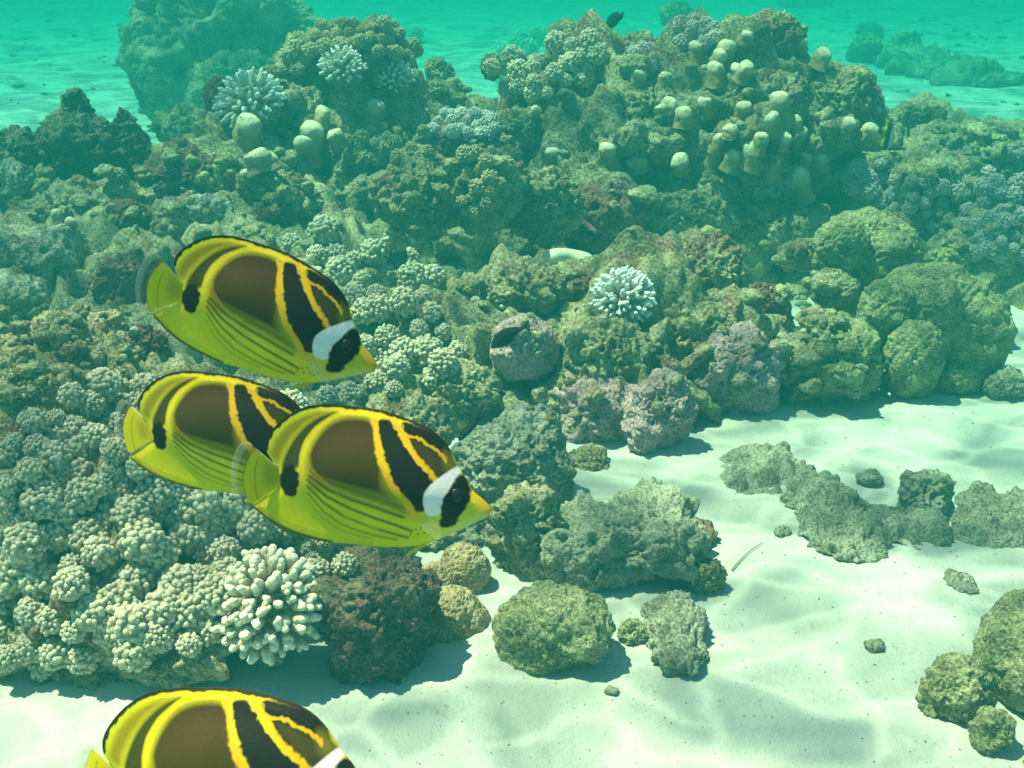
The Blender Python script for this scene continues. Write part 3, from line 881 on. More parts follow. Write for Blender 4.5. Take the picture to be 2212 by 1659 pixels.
knobs('cluster of cream capped finger corals on the right mound', [(1680, 216, 46), (1608, 232, 30), (1665, 258, 34), (1716, 264, 32), (1890, 285, 42), (1582, 283, 32), (1628, 323, 45), (1549, 327, 22), (1672, 345, 40), (1772, 339, 40), (1745, 338, 30), (1714, 383, 54), (1592, 338, 34), (1700, 300, 30), (1650, 300, 34), (1840, 270, 34), (1870, 262, 28), (1558, 300, 26), (1735, 285, 30)], 1)
knobs('upper row of capped finger corals below the crest blocks', [(1783, 121, 38), (1619, 148, 40), (1546, 148, 36), (1589, 149, 26), (1728, 93, 26), (1579, 102, 44), (1618, 76, 22), (1897, 239, 26), (1505, 100, 28), (1560, 118, 30)], 2)
knobs('capped finger corals at the left of the main cluster', [(1521, 222, 34), (1452, 225, 34), (1479, 244, 38), (1425, 235, 26), (1385, 160, 30), (1440, 165, 28)], 3)
knobs('three tall capped finger corals over the dark side of the reef', [(1311, 327, 42), (1373, 352, 42), (1466, 352, 42)], 4, 1.0)
knobs('pale capped finger corals on the left mound', [(672, 283, 52), (700, 243, 38), (721, 292, 32), (538, 271, 56), (549, 341, 48), (527, 376, 22), (585, 345, 34), (650, 310, 34)], 5)
knobs('single tall capped coral left of the dark hollow', [(814, 232, 44)], 6)
knobs('small capped coral below the middle ledge', [(1192, 331, 27), (1160, 240, 24)], 7)
knobs('pale smooth capped corals on the slab boulder at left', [(118, 460, 26), (150, 480, 22)], 8)

# ------------------------------------------------------------------ rubble crust and debris (uncountable)
def scatter(name, label, polys, n, smin, smax, mat, seed, level=3, cat='rubble', flat=1.0, sink=0.25):
    rng = random.Random(seed)
    D, F = ico(level)
    protos = []
    for k in range(10):
        q = D*1.3+k*9.7
        r = 1+0.35*fbm(q, seed+k, 3)+0.35*(lumps(q*1.7, seed+k+50)-0.5)
        protos.append(D*r[:, None]*np.array([1, rng.uniform(.6, 1), rng.uniform(.5, .9)]))
    acc = [[], [], 0]
    for _ in range(n):
        P = rng.choice(polys)
        xs = [p[0] for p in P]; ys = [p[1] for p in P]
        for _t in range(30):
            x, y = rng.uniform(min(xs), max(xs)), rng.uniform(min(ys), max(ys))
            if in_poly(x, y, P): break
        loc, nn = hit(x, y)
        if loc is None: continue
        t = (loc-EYE).length
        r = rng.uniform(smin, smax)**1.0*t/FX/2
        Rm = Matrix.Rotation(rng.uniform(0, 6.3), 4, 'Z') @ Matrix.Rotation(rng.uniform(-.6, .6), 4, 'X')
        T = Matrix.Translation(loc+nn*r*(0.5-sink)) @ Rm @ Matrix.Diagonal((r, r, r*flat, 1))
        blob(rng.choice(protos), F, acc, T)
    o = link(name, make_mesh(name, np.concatenate(acc[0]), np.concatenate(acc[1]), M[mat]))
    tag(o, label, cat, kind='stuff')
    return o

REEF_P = [[(480, 220), (900, 150), (1300, 130), (1850, 150), (1880, 320), (1760, 520), (1250, 520), (760, 480), (480, 400)],
          [(0, 380), (480, 330), (780, 480), (600, 560), (330, 560), (0, 480)],
          [(0, 640), (300, 680), (330, 820), (0, 900)],
          [(960, 620), (1100, 560), (1680, 640), (1690, 800), (1320, 980), (1050, 860)],
          [(1650, 520), (1760, 560), (1900, 860), (1700, 860)],
          [(1900, 280), (2212, 280), (2212, 600), (1980, 520)]]
scatter('coral_rubble', 'crust of small coral rubble covering the reef rocks', REEF_P, 330, 12, 46, 'turf', 3)
scatter('pale_rubble', 'pale broken coral bits lying over the reef rocks', REEF_P, 300, 7, 20, 'pale', 4)
SAND_P = [[(780, 1480), (1240, 1300), (1700, 980), (2212, 760), (2212, 1659), (800, 1659)]]
scatter('shell_debris', 'tiny dark shell and coral bits sprinkled on the sand', SAND_P, 460, 1.2, 4.5, 'pale', 5, level=2, sink=0.1, flat=0.5)
scatter('far_debris', 'scattered dark rubble bits on the far sand', [[(1900, 60), (2212, 40), (2212, 270), (1960, 260)], [(0, 20), (290, 20), (290, 200), (0, 250)], [(1700, 0), (2212, 0), (2212, 100), (1850, 80)]], 80, 4, 15, 'reef', 6, level=2, sink=0.3, flat=0.6)

# a handful of pebbles one can tell apart
for k, (x, y, w, lab) in enumerate([
        (1322, 1493, 17, 'small pebble on bright sand below the pointed grey rock'),
        (1690, 1148, 18, 'flat pebble on sand left of the hollow rubble rock'),
        (1880, 1035, 30, 'flat oval pebble on sand before the forked rock'),
        (1890, 1395, 24, 'pale flat stone on sand near the right edge boulder'),
        (1385, 1375, 18, 'pebble lying against the pointed grey rock')]):
    rock(lab, (x-w, y-w*0.7, x+w, y+w*0.7), 'dusty', 200+k, level=4, name='pebble', cat='pebble', lump=0.5)

# ------------------------------------------------------------------ sea cucumber and stick
def tube(pts, rads, ns=16):
    V, F = [], []
    n = len(pts)
    for i, (p, r) in enumerate(zip(pts, rads)):
        t = (Vector(pts[min(i+1, n-1)])-Vector(pts[max(i-1, 0)])).normalized()
        m = frame(t)
        for k in range(ns):
            a = 2*math.pi*k/ns
            V.append(Vector(p)+m @ Vector((math.cos(a)*r, math.sin(a)*r, 0)))
    for i in range(n-1):
        for k in range(ns):
            F.append((i*ns+k, i*ns+(k+1) % ns, (i+1)*ns+(k+1) % ns, (i+1)*ns+k))
    F.append(tuple(range(ns-1, -1, -1))); F.append(tuple((n-1)*ns+k for k in range(ns)))
    return V, F

def cucumber():
    m, nt, b = nt_new('cucumber')
    v = coords(nt)
    vo = N(nt, 'ShaderNodeTexVoronoi'); vo.inputs['Scale'].default_value = 70
    nt.links.new(v, vo.inputs['Vector'])
    c = mix(nt, ramp(nt, vo.outputs['Distance'], 0.20, 0.12), (0.72, 0.66, 0.46), (0.26, 0.20, 0.10))
    nt.links.new(c, b.inputs['Base Color']); b.inputs['Roughness'].default_value = 0.7
    Y = 4.55
    pts, rads = [], []
    for k in range(25):
        u = k/24
        x = 1172+u*112
        y = 556+7*math.sin(u*math.pi*1.6+2.6)+4
        p = at(x, y, Y+0.05*math.sin(u*3))
        r = 0.037*(max(0.001, 1-(2*u-1)**4))**0.5*(1+0.12*math.sin(u*7+1))
        pts.append(p); rads.append(max(r, 0.002))
    base = sum((Vector(p) for p in pts), Vector())/len(pts)
    V, F = tube([p-base for p in pts], rads, 20)
    o = link('sea_cucumber', make_mesh('sea_cucumber', [tuple(q) for q in V], F, m), base)
    tag(o, 'pale plump sea cucumber with dark spots at the cave mouth', 'sea cucumber')
    rock('low flat ledge under the pale sea cucumber', (1130, 560, 1330, 640), 'turf', 230, Y=4.6, lump=0.5)
cucumber()

def stick():
    m = plain('stick', (0.16, 0.15, 0.10), 0.8)
    pts, rads = [], []
    for k in range(14):
        u = k/13
        x = 1580+u*68; y = 1236-u*60-7*math.sin(u*math.pi)
        loc, n = hit(x, y)
        pts.append(Vector((loc.x, loc.y, max(loc.z, 0)+0.006))); rads.append(0.0019-0.0008*u)
    base = pts[0].copy()
    V, F = tube([p-base for p in pts], rads, 8)
    o = link('stick', make_mesh('stick', [tuple(q) for q in V], F, m), base)
    tag(o, 'thin bent stick lying on the sand by the ragged rock end', 'stick')
stick()

# ------------------------------------------------------------------ butterflyfish
def seg_dist(px, py, P, closed=True):
    """distance of points to a polyline"""
    best = np.full(px.shape, 1e18)
    near = np.zeros(px.shape+(2,))
    m = len(P)
    for i in range(m if closed else m-1):
        ax, ay = P[i]; bx, by = P[(i+1) % m]
        dx, dy = bx-ax, by-ay
        L = dx*dx+dy*dy+1e-12
        t = np.clip(((px-ax)*dx+(py-ay)*dy)/L, 0, 1)
        qx, qy = ax+t*dx, ay+t*dy
        d = (px-qx)**2+(py-qy)**2
        k = d < best
        best = np.where(k, d, best)
        near[..., 0] = np.where(k, qx, near[..., 0]); near[..., 1] = np.where(k, qy, near[..., 1])
    return np.sqrt(best), near

def inside(px, py, P):
    c = np.zeros(px.shape, bool)
    for i in range(len(P)):
        x0, y0 = P[i]; x1, y1 = P[i-1]
        if y0 == y1: continue
        k = ((y0 > py) != (y1 > py)) & (px < (x1-x0)*(py-y0)/(y1-y0)+x0)
        c ^= k
    return c

def sdist(px, py, P):
    d, _ = seg_dist(px, py, P)
    return np.where(inside(px, py, P), d, -d)

def smooth_poly(P, it=2):
    for _ in range(it):
        Q = []
        for i in range(len(P)):
            a, b = P[i], P[(i+1) % len(P)]
            Q.append((a[0]*.75+b[0]*.25, a[1]*.75+b[1]*.25)); Q.append((a[0]*.25+b[0]*.75, a[1]*.25+b[1]*.75))
        P = Q
    return P

BODY = smooth_poly([(425, 560), (437, 480), (405, 415), (380, 340), (385, 290), (405, 240), (450, 190), (540, 128), (640, 84), (760, 60), (880, 63), (1000, 88), (1120, 128),
        (1260, 173), (1400, 228), (1540, 308), (1660, 388), (1760, 460), (1840, 550), (1892, 650), (1922, 760), (1942, 840), (1967, 900), (1997, 970),
        (2010, 1035), (2040, 1078), (2095, 1140), (2132, 1195), (2142, 1240), (2118, 1288), (2050, 1302), (1950, 1322), (1820, 1348), (1700, 1372), (1580, 1391),
        (1450, 1389), (1320, 1370), (1200, 1340), (1080, 1305), (960, 1263), (840, 1223), (740, 1196), (640, 1150), (540, 1096), (440, 1036), (340, 961), (260, 882),
        (205, 810), (168, 765), (185, 742), (250, 722), (330, 692), (400, 662), (425, 630)], 1)
CORE = smooth_poly([(400, 560), (520, 460), (680, 320), (900, 185), (1300, 230), (1700, 440), (1890, 690), (1985, 990), (2060, 1120), (2150, 1240), (1950, 1310), (1600, 1370), (1350, 1320),
        (1000, 1160), (720, 930), (540, 760), (420, 630)], 2)
TAIL = smooth_poly([(470, 480), (430, 462), (360, 362), (305, 290), (268, 225), (190, 200), (110, 300), (60, 420), (42, 550), (52, 680), (80, 742), (135, 748), (220, 712), (310, 682), (400, 656), (470, 640)], 1)
AX = math.atan2(655, 1735)
ca, sa = math.cos(AX), math.sin(AX)
K = 0.19/2182.0                                      # metres per traced unit
ORG = (1150.0, 720.0)
def to_local(x, y):
    dx, dy = x-ORG[0], y-ORG[1]
    return (dx*ca+dy*sa)*K, -(-dx*sa+dy*ca)*K        # along the body, up

def lay(c, m, col, alpha=1.0):
    m = np.clip(m, 0, 1)*alpha
    return c*(1-m[:, None])+np.array(col)[None, :]*m[:, None]

def polym(x, y, P, soft=8):
    return np.clip(sdist(x, y, smooth_poly(P, 2))/soft*0.5+0.5, 0, 1)

def linem(x, y, P, w, soft=8):
    d, _ = seg_dist(x, y, P, False)
    return np.clip((w/2-d)/soft+0.5, 0, 1)

BLACK = (0.010, 0.014, 0.010)
YEL = (0.74, 0.70, 0.004)
ORA = (0.76, 0.47, 0.004)
def paint_body(x0, y0):
    p3 = np.stack([x0, y0, np.zeros_like(x0)], 1)
    wob = vnoise(p3/38.0, 5)*9+vnoise(p3/17.0, 6)*5
    x, y = x0+wob, y0+vnoise(p3/30.0, 8)*7
    c = np.tile(np.array(YEL), (len(x), 1))
    c = lay(c, 0.5+0.5*vnoise(p3/160.0, 9), (0.58, 0.58, 0.004), 0.6)
    g = np.clip((900-y-0.35*(x-400))/700, 0, 1)
    c = lay(c, g, (0.46, 0.50, 0.004), 0.6)
    brown = [(668, 560), (690, 470), (760, 350), (900, 235), (1050, 195), (1250, 240), (1330, 300), (1330, 600), (1370, 760), (1420, 880), (1470, 1000), (1480, 1080), (1400, 1090), (1230, 980), (1010, 850), (830, 740), (700, 680)]
    s = sdist(x0, y0, smooth_poly(brown, 2))
    lowfade = np.clip((y0-430-0.28*(x0-700))/330, 0, 1)
    soft = 60+210*lowfade
    m = np.clip(s/soft+0.35-0.08*lowfade, 0, 1)
    c = lay(c, m, (0.030, 0.023, 0.003), 0.97)
    m2 = np.clip(1-((x0-1120)**2/330**2+(y0-330)**2/220**2), 0, 1)
    c = lay(c, m2*m, (0.055, 0.031, 0.004), 0.6)
    for P, w, a in (([(720, 560), (880, 690), (1050, 790), (1230, 890), (1420, 1020)], 26, .55),
                    ([(700, 600), (830, 735), (1010, 860), (1190, 965), (1400, 1100)], 28, .8),
                    ([(680, 630), (800, 790), (970, 930), (1140, 1045), (1310, 1150), (1440, 1240)], 26, .85),
                    ([(665, 680), (770, 850), (910, 1000), (1080, 1115), (1250, 1215), (1400, 1295)], 22, .8),
                    ([(655, 740), (745, 920), (870, 1060), (1020, 1160), (1180, 1240), (1300, 1290)], 17, .6),
                    ([(640, 800), (720, 970), (830, 1090), (960, 1175), (1090, 1235)], 12, .35),
                    ([(1010, 800), (1170, 880), (1330, 980), (1420, 1060)], 18, .5)):
        c = lay(c, linem(x0, y0, P, w, 20), (0.085, 0.062, 0.006), a)
    c = lay(c, linem(x0, y0, [(740, 560), (860, 720), (960, 880), (1010, 960)], 16, 20), (0.62, 0.36, 0.004), .45)
    c = lay(c, linem(x0, y0, [(900, 1000), (1010, 1090), (1160, 1150)], 26, 26), (0.78, 0.58, 0.004), .5)
    for q in ((1430, 1270), (1490, 1282), (1545, 1286), (1580, 1305), (1480, 1240), (1525, 1235)):
        c = lay(c, np.clip((11-np.hypot(x0-q[0], y0-q[1]))/6+.5, 0, 1), (0.35, 0.12, 0.004), .7)
    # rear of the dorsal fin
    c = lay(c, polym(x0, y0, [(408, 350), (520, 225), (680, 140), (850, 108), (1010, 122), (880, 150), (740, 190), (620, 262), (520, 360), (470, 440), (425, 410)], 26), (0.26, 0.20, 0.006), .8)
    c = lay(c, polym(x0, y0, [(470, 520), (500, 440), (560, 360), (650, 268), (760, 196), (900, 150), (1060, 142), (1000, 172), (870, 212), (770, 272), (690, 355), (650, 450), (620, 530)], 16), (0.022, 0.032, 0.008), .95)
    c = lay(c, linem(x0, y0, [(590, 750), (632, 670), (640, 540), (665, 430), (725, 330), (830, 245), (980, 186), (1090, 172)], 34, 18), (0.66, 0.55, 0.004), .95)
    c = lay(c, polym(x, y, [(432, 610), (445, 555), (478, 510), (530, 480), (580, 485), (605, 530), (612, 590), (594, 660), (562, 722), (540, 748), (500, 742), (455, 705), (438, 650)], 10), BLACK)
    # dark margin and yellow line of the back
    top = [(370, 330), (385, 280), (405, 238), (450, 188), (540, 126), (640, 82), (760, 58), (880, 61), (1000, 86), (1120, 126), (1260, 171), (1400, 226), (1540, 306), (1660, 386), (1760, 458), (1845, 550), (1900, 660)]
    c = lay(c, linem(x0, y0, [(400, 330), (420, 262), (540, 165), (660, 116), (780, 96), (900, 100), (1010, 124)], 26, 14), (0.56, 0.60, 0.004), .9)
    c = lay(c, linem(x0, y0, [(900, 100), (1010, 124), (1120, 170), (1280, 222), (1430, 286), (1560, 352), (1680, 412), (1760, 470), (1815, 530)], 36, 12), (0.74, 0.60, 0.004))
    c = lay(c, linem(x, y, top, 52, 10), (0.030, 0.026, 0.010))
    # black bands of the shoulder
    c = lay(c, polym(x, y, [(1340, 300), (1400, 285), (1460, 320), (1490, 430), (1530, 530), (1580, 640), (1660, 780), (1740, 860), (1660, 900), (1610, 940), (1595, 1000), (1588, 1098), (1530, 1088), (1480, 1040), (1440, 950), (1410, 870), (1380, 800), (1370, 680), (1350, 560), (1330, 430)], 9), BLACK)
    c = lay(c, polym(x, y, [(1520, 345), (1620, 390), (1720, 450), (1790, 508), (1840, 570), (1890, 660), (1915, 760), (1925, 830), (1840, 830), (1740, 880), (1690, 800), (1620, 650), (1570, 520), (1550, 430)], 9), BLACK)
    c = lay(c, polym(x0, y0, [(1590, 520), (1640, 515), (1720, 590), (1790, 665), (1830, 740), (1860, 800), (1740, 850), (1700, 800), (1650, 680)], 40), (0.055, 0.055, 0.010), .9)
    c = lay(c, polym(x0, y0, [(1830, 650), (1890, 690), (1920, 780), (1925, 820), (1830, 830), (1820, 740)], 40), (0.20, 0.20, 0.012), .8)
    c = lay(c, linem(x, y, [(1305, 285), (1320, 360), (1310, 450), (1308, 560), (1330, 650), (1345, 740), (1372, 830), (1420, 920), (1460, 1000), (1490, 1070)], 54, 20), ORA)
    c = lay(c, linem(x, y, [(1460, 318), (1500, 385), (1530, 455), (1560, 540), (1600, 640), (1650, 720), (1690, 790), (1725, 858)], 42, 18), ORA)
    c = lay(c, linem(x, y, [(1560, 470), (1640, 498), (1705, 560), (1770, 628), (1815, 685), (1845, 750)], 25, 9), (0.68, 0.42, 0.004))
    # head
    c = lay(c, polym(x0, y0, [(1585, 1120), (1640, 1150), (1700, 1150), (1690, 1260), (1750, 1300), (1850, 1270), (2000, 1120), (2090, 1160), (2140, 1240), (2060, 1310), (1700, 1380), (1620, 1330)], 50), (0.62, 0.62, 0.05), .8)
    c = lay(c, polym(x0, y0, [(1690, 1340), (1800, 1300), (1950, 1270), (2120, 1262), (2140, 1300), (1900, 1350), (1700, 1385)], 40), (0.62, 0.66, 0.28), .6)
    c = lay(c, polym(x0, y0, [(1990, 1050), (2050, 1090), (2110, 1150), (2150, 1210), (2150, 1280), (2100, 1262), (2060, 1180)], 45), (0.80, 0.40, 0.01), .95)
    c = lay(c, polym(x0, y0, [(1935, 805), (1960, 870), (1850, 945), (1790, 1000), (1750, 1050), (1730, 1100), (1710, 1155), (1640, 1155), (1588, 1115), (1588, 1010), (1610, 935), (1690, 878), (1800, 842)], 9), (0.90, 0.91, 0.90))
    c = lay(c, polym(x, y, [(1940, 872), (1980, 915), (2004, 975), (2000, 1060), (1962, 1135), (1880, 1205), (1820, 1275), (1750, 1292), (1688, 1268), (1700, 1190), (1728, 1085), (1790, 1000), (1870, 930)], 10), BLACK)
    c = lay(c, polym(x0, y0, [(1480, 1085), (1540, 1086), (1585, 1130), (1560, 1165), (1470, 1160)], 24), ORA, .9)
    # gill edge
    c = lay(c, linem(x0, y0, [(1585, 1110), (1600, 1190), (1640, 1270), (1660, 1320)], 7, 8), (0.40, 0.42, 0.12), .6)
    # margin of the anal fin
    c = lay(c, linem(x0, y0, [(215, 745), (250, 810), (300, 880), (400, 985), (500, 1058), (600, 1110)], 13, 12), (0.60, 0.32, 0.004), .7)
    c = lay(c, linem(x0, y0, [(160, 765), (205, 812), (260, 884), (340, 963), (440, 1038), (540, 1098), (640, 1152), (745, 1199)], 46, 12), (0.17, 0.11, 0.012), .95)
    return c

def paint_tail(x, y):
    edge = [(262, 222), (180, 300), (100, 440), (82, 580), (92, 700), (110, 745)]
    d = sdist(x, y, [(480, 480), (268, 225), (262, 222), (180, 300), (100, 440), (82, 580), (92, 700), (110, 745), (480, 650)])
    c = np.tile(np.array((0.62, 0.64, 0.58)), (len(x), 1))
    back = [(300, 262), (212, 360), (150, 470), (133, 600), (146, 742)]
    ins = polym(x, y, [(262, 222), (180, 300), (100, 440), (82, 580), (92, 700), (110, 760), (600, 640), (600, 500)], 10)
    c = lay(c, ins, (0.16, 0.10, 0.03))
    ins = polym(x, y, [(310, 258), (212, 360), (150, 470), (133, 600), (146, 760), (600, 640), (600, 480)], 10)
    c = lay(c, ins, (0.62, 0.60, 0.006))
    c = lay(c, linem(x, y, [(300, 370), (255, 450), (230, 560), (222, 660), (228, 705)], 12, 10), (0.36, 0.20, 0.006), .7)
    c = lay(c, polym(x, y, [(330, 420), (410, 470), (430, 560), (400, 620), (320, 610), (300, 520)], 40), (0.40, 0.34, 0.006), .8)
    c = lay(c, linem(x, y, [(268, 225), (305, 290), (360, 362), (432, 462)], 16, 8), (0.60, 0.62, 0.5), .7)
    alpha = np.clip(0.15+ins*0.80, 0, 1)
    return c, alpha

def fish_surface(outline, step, thick, ring, blur=0):
    xs = np.array([p[0] for p in outline]); ys = np.array([p[1] for p in outline])
    gx = np.arange(xs.min()-step, xs.max()+2*step, step)
    gy = np.arange(ys.min()-step, ys.max()+2*step, step)
    X, Y = np.meshgrid(gx, gy, indexing='ij')
    cxm = X[:-1, :-1]+step/2; cym = Y[:-1, :-1]+step/2
    ci = inside(cxm, cym, outline)
    used = np.zeros(X.shape, bool)
    for dx in (0, 1):
        for dy in (0, 1):
            used[dx:X.shape[0]-1+dx, dy:X.shape[1]-1+dy] |= ci
    idx = -np.ones(X.shape, int)
    idx[used] = np.arange(used.sum())
    px, py = X[used], Y[used]
    a, b, c, d = idx[:-1, :-1][ci], idx[1:, :-1][ci], idx[1:, 1:][ci], idx[:-1, 1:][ci]
    Q = np.stack([a, b, c, d], 1)
    E = np.concatenate([Q[:, [0, 1]], Q[:, [1, 2]], Q[:, [2, 3]], Q[:, [3, 0]]])
    key = np.sort(E, 1)
    k = key[:, 0].astype(np.int64)*len(px)+key[:, 1]
    u, inv, cnt = np.unique(k, return_inverse=True, return_counts=True)
    bd = E[cnt[inv] == 1]
    bv = np.unique(bd)
    dd, near = seg_dist(px[bv], py[bv], outline)
    px[bv] = near[:, 0]; py[bv] = near[:, 1]
    if blur:
        T = thick(X, Y)
        for _ in range(3):
            for ax in (0, 1):
                A = np.moveaxis(np.pad(T, [(blur+1, blur) if k == ax else (0, 0) for k in (0, 1)], mode='edge'), ax, 0)
                Cs = np.cumsum(A, 0)
                T = np.moveaxis((Cs[2*blur+1:]-Cs[:-2*blur-1])/(2*blur+1), 0, ax)
        e, _ = seg_dist(px, py, outline)
        t = T[used]*np.clip(e/70.0, 0.03, 1)**0.6
    else:
        t = thick(px, py)
    t[bv] = ring
    n = len(px)
    lx, lz = to_local(px, py)
    V = np.concatenate([np.stack([lx, -t, lz], 1), np.stack([lx, t, lz], 1)])
    F = np.concatenate([Q, Q[:, ::-1]+n, np.stack([bd[:, 1], bd[:, 0], bd[:, 0]+n, bd[:, 1]+n], 1)])
    # image y runs down, so flip the winding to face outwards
    return V, F[:, ::-1].copy(), px, py

def colored(me, col, alpha=None):
    ca_ = me.color_attributes.new('pattern', 'FLOAT_COLOR', 'POINT')
    n = len(col)
    A = np.ones((n, 4), dtype=np.float32)
    A[:, :3] = col
    if alpha is not None: A[:, 3] = alpha
    ca_.data.foreach_set('color', A.ravel())

def fish_mat(name, alpha=False, trans=0.25):
    m, nt, b = nt_new(name)
    at_ = N(nt, 'ShaderNodeAttribute', attribute_name='pattern')
    tc = N(nt, 'ShaderNodeTexCoord')
    nz = noise(nt, tc.outputs['Object'], 330, 3, 0.6)
    c = mix(nt, ramp(nt, nz, 0.3, 0.7), at_.outputs['Color'], at_.outputs['Color'])
    hs = N(nt, 'ShaderNodeHueSaturation')
    nt.links.new(at_.outputs['Color'], hs.inputs['Color'])
    v = N(nt, 'ShaderNodeMapRange')
    v.inputs['To Min'].default_value = 0.86; v.inputs['To Max'].default_value = 1.14
    nt.links.new(nz, v.inputs['Value'])
    nt.links.new(v.outputs[0], hs.inputs['Value'])
    nt.links.new(hs.outputs[0], b.inputs['Base Color'])
    b.inputs['Roughness'].default_value = 0.5
    b.inputs['Specular IOR Level'].default_value = 0.2
    vo = N(nt, 'ShaderNodeTexVoronoi'); vo.inputs['Scale'].default_value = 420
    nt.links.new(tc.outputs['Object'], vo.inputs['Vector'])
    nt.links.new(bump(nt, vo.outputs['Distance'], 0.05, 0.002), b.inputs['Normal'])
    out = nt.nodes['Material Output']
    tl = N(nt, 'ShaderNodeBsdfTranslucent')
    nt.links.new(hs.outputs[0], tl.inputs['Color'])
    mx = N(nt, 'ShaderNodeMixShader'); mx.inputs[0].default_value = trans
    nt.links.new(b.outputs[0], mx.inputs[1]); nt.links.new(tl.outputs[0], mx.inputs[2])
    last = mx.outputs[0]
    if alpha:
        tp = N(nt, 'ShaderNodeBsdfTransparent')
        m2 = N(nt, 'ShaderNodeMixShader')
        nt.links.new(at_.outputs['Alpha'], m2.inputs[0])
        nt.links.new(tp.outputs[0], m2.inputs[1]); nt.links.new(last, m2.inputs[2])
        last = m2.outputs[0]
    nt.links.new(last, out.inputs['Surface'])
    return m
M['fish'] = fish_mat('butterflyfish_skin', False, 0.22)
M['fin'] = fish_mat('butterflyfish_fin', True, 0.4)

def body_thick(x, y):
    s = np.maximum(sdist(x, y, CORE), 0)
    w = np.clip(s/400.0, 0, 1)
    return 0.0009+0.0165*np.sin(w*math.pi/2)**1.35

FISH = {}
def fish_parts():
    V, F, px, py = fish_surface(BODY, 4.6, body_thick, 0.0005, 24)
    me = make_mesh('butterflyfish', V, F, M['fish'])
    c = paint_body(px, py)
    colored(me, np.concatenate([c, c]))
    FISH['body'] = me
    FISH['co'] = V
    V, F, px, py = fish_surface(TAIL, 5.0, lambda x, y: np.full(x.shape, 0.0008), 0.0004)
    me = make_mesh('tail_fin', V, F, M['fin'])
    c, a = paint_tail(px, py)
    colored(me, np.concatenate([c, c]), np.concatenate([a, a]))
    FISH['tail'] = me
    for nm, P, y_off in (('pectoral_fin', [(1575, 1120), (1595, 1150), (1660, 1190), (1690, 1260), (1680, 1330), (1650, 1345), (1590, 1300), (1530, 1220), (1520, 1160)], 0),
                         ('pelvic_fin', [(1540, 1370), (1600, 1372), (1500, 1420), (1380, 1455), (1330, 1448), (1420, 1405)], 0)):
        V, F, px, py = fish_surface(smooth_poly(P, 2), 5.0, lambda x, y: np.full(x.shape, 0.0005), 0.0003)
        me = make_mesh(nm, V, F, M['fin'])
        rays = 0.5+0.5*np.sin((px-1575)*0.25+(py-1120)*0.05)
        if nm == 'pectoral_fin':
            c = np.tile(np.array((0.62, 0.66, 0.45)), (len(px), 1)); a = 0.07+0.12*rays
        else:
            c = np.tile(np.array((0.62, 0.56, 0.02)), (len(px), 1)); a = 0.75+0.15*rays
        colored(me, np.concatenate([c, c]), np.concatenate([a, a]))
        FISH[nm] = me
    Vs, Fs = ico(4)
    me = make_mesh('eye', Vs*np.array([0.0052, 0.0022, 0.0052]), Fs, plain('eye', (0.012, 0.012, 0.014), 0.30, 0.25))
    FISH['eye'] = me
fish_parts()

def butterflyfish(label, tail_px, snout_px, dist, group, tilt=0.5, tall=1.0, yaw=0.0, flick=0.0):
    """tail_px = root of the tail, snout_px = tip of the snout"""
    r0 = to_local(415, 580); r1 = to_local(2140, 1240)
    body_len = math.hypot(r1[0]-r0[0], r1[1]-r0[1])
    ang_local = math.atan2(r1[1]-r0[1], r1[0]-r0[0])
    tx, ty = tail_px; sx, sy = snout_px
    mx, my = (tx+sx)/2, (ty+sy)/2
    d = ray(mx, my)
    c = EYE + d*dist
    L = math.hypot(sx-tx, sy-ty)*dist/FX
    sc = L/body_len/math.cos(yaw)
    ang = math.atan2(-(sy-ty), sx-tx)-ang_local
    lean = math.atan2(-d.z, d.y)*tilt                 # the back leans away a little
    Rw = Matrix.Rotation(-lean, 4, 'X') @ Matrix.Rotation(yaw, 4, 'Z') @ Matrix.Rotation(-ang, 4, 'Y')
    mid = Vector(((r0[0]+r1[0])/2, 0, (r0[1]+r1[1])/2))
    Mx = Matrix.Translation(c) @ Rw @ Matrix.Diagonal((sc, sc, sc*tall, 1)) @ Matrix.Translation(-mid)
    o = link('butterflyfish', FISH['body'])
    o.matrix_world = Mx
    tag(o, label, 'fish', group)
    tl = link('tail_fin', FISH['tail'], parent=o)
    px_, pz_ = to_local(430, 560)
    piv = Vector((px_, 0, pz_))
    tl.rotation_euler = (0, 0, flick)
    tl.location = piv - Matrix.Rotation(flick, 3, 'Z') @ piv
    ex, ez = to_local(1868, 1040)
    def surf_t(x, y):
        qx, qz = to_local(x, y)
        B = FISH['co']
        return abs(B[np.argmin((B[:, 0]-qx)**2+(B[:, 2]-qz)**2), 1])
    ey = surf_t(1868, 1040)
    for s in (-1, 1):
        p = link('pectoral_fin', FISH['pectoral_fin'], parent=o)
        p.location = (0, s*(surf_t(1610, 1210)+0.0015), 0)
        p.rotation_euler = (0.12*s, 0, 0)
        link('eye', FISH['eye'], parent=o).location = (ex, s*(ey-0.0006), ez)
    link('pelvic_fin', FISH['pelvic_fin'], parent=o)
    return o

G = 'butterflyfish swimming in the foreground'
butterflyfish('yellow and black butterflyfish highest of the four, nose pointing down', (396, 634), (811, 795), 0.80, G, tall=1.0, yaw=0.05, flick=0.15)
butterflyfish('yellow butterflyfish with its face hidden behind another butterflyfish', (317, 942), (745, 1000), 0.86, G, tall=0.98, yaw=-0.10, flick=-0.2)
butterflyfish('yellow butterflyfish overlapping the hidden one, whole face in view', (603, 1030), (1060, 1107), 0.76, G, tall=1.06, yaw=0.08, flick=0.3)
butterflyfish('yellow butterflyfish lowest of the four, cut by the bottom edge', (256, 1706), (840, 1722), 0.68, G, tall=1.05, yaw=-0.04, flick=-0.2)

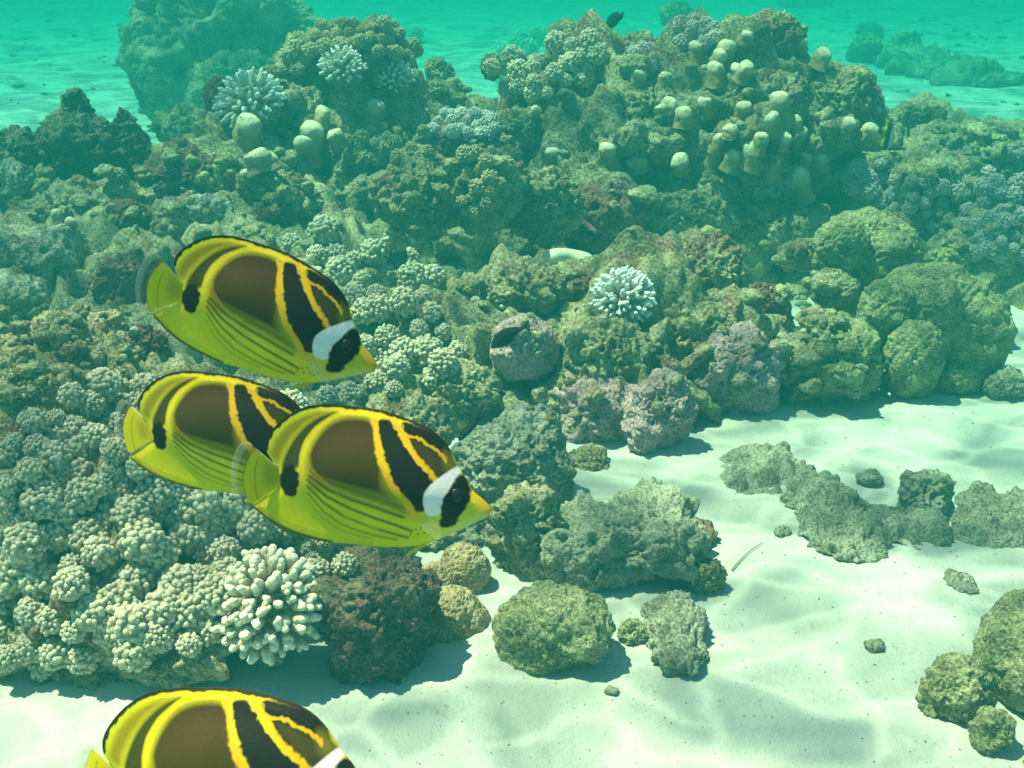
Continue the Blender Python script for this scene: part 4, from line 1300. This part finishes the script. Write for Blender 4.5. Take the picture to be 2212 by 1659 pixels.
# ------------------------------------------------------------------ small reef fish
def small_fish(name, label, outline, Y, thick, mat, cat='fish', stripes=None):
    xs = [p[0] for p in outline]; ys = [p[1] for p in outline]
    cx_, cy_ = sum(xs)/len(xs), sum(ys)/len(ys)
    c = at(cx_, cy_, Y)
    t = depth(cx_, cy_, Y)
    P = smooth_poly(outline, 2)
    step = max(max(xs)-min(xs), max(ys)-min(ys))/70
    w = min(max(xs)-min(xs), max(ys)-min(ys))
    def th(x, y):
        s = np.maximum(sdist(x, y, P), 0)
        return thick*(1-(1-np.clip(s/(w*0.22), 0, 1))**2)**0.5*t/FX*w
    V, F, px, py = fish_surface(P, step, lambda x, y: th(x, y)+1e-4, 2e-4)
    n = len(px)
    lx = (px-cx_)*t/FX; lz = -(py-cy_)*t/FX
    tt = np.abs(V[:, 1])
    V = np.concatenate([np.stack([lx, -tt[:n], lz], 1), np.stack([lx, tt[n:], lz], 1)])
    me = make_mesh(name, V, F, mat)
    if stripes is not None:
        col = stripes(px, py)
        colored(me, np.concatenate([col, col]))
    o = link(name, me, c)
    o.rotation_euler = (-0.2, 0, 0)
    tag(o, label, cat)
    return o

dark = plain('dark_fish', (0.010, 0.011, 0.012), 0.8, 0.03)
z4 = lambda pts: [((1180+x/4.879)/1.1573, (780+y/4.879)/1.1573) for x, y in pts]
def with_fins(o, pieces, mat):
    return o
small_fish('slender_fish', 'dark slender fish hovering over the lilac grey boulder', z4([(225, 455), (240, 350), (300, 262), (380, 203), (480, 180), (555, 182), (590, 185), (650, 135), (712, 92), (668, 150), (655, 180), (690, 182), (640, 205), (610, 235), (575, 245), (530, 300), (470, 382), (420, 422), (330, 436)]), 2.75, 0.32, dark)
small_fish('slender_fish', 'thin dark fish bending down over the pale topped rock', [(988, 955), (992, 936), (1008, 920), (1022, 905), (1032, 888), (1044, 868), (1047, 872), (1040, 892), (1035, 908), (1026, 925), (1012, 940), (1000, 950)], 2.48, 0.4, dark)
small_fish('damselfish', 'dark fish silhouette over far sand above the pale dome', [(1306, 64), (1311, 40), (1322, 28), (1334, 25), (1340, 32), (1348, 22), (1346, 40), (1339, 44), (1332, 55), (1320, 62)], 6.9, 0.3, dark)
def banner(px, py):
    u = (px-1912)+(py-285)*0.16
    c = np.tile(np.array((0.40, 0.43, 0.05)), (len(px), 1))
    c = lay(c, np.clip((u+1)/2, 0, 1), (0.02, 0.03, 0.03))
    c = lay(c, np.clip((u-9)/2, 0, 1), (0.55, 0.56, 0.35))
    c = lay(c, np.clip((-8-u)/2, 0, 1), (0.03, 0.04, 0.04))
    return c
small_fish('bannerfish', 'small striped yellow and black fish right of the tall leaning coral finger', [(1911, 250), (1919, 268), (1926, 252), (1932, 262), (1930, 280), (1934, 300), (1926, 318), (1914, 326), (1904, 320), (1903, 304), (1908, 292), (1897, 288), (1898, 274), (1914, 276)], 5.35, 0.25, fish_mat('bannerfish_skin', False, 0.2), stripes=banner)
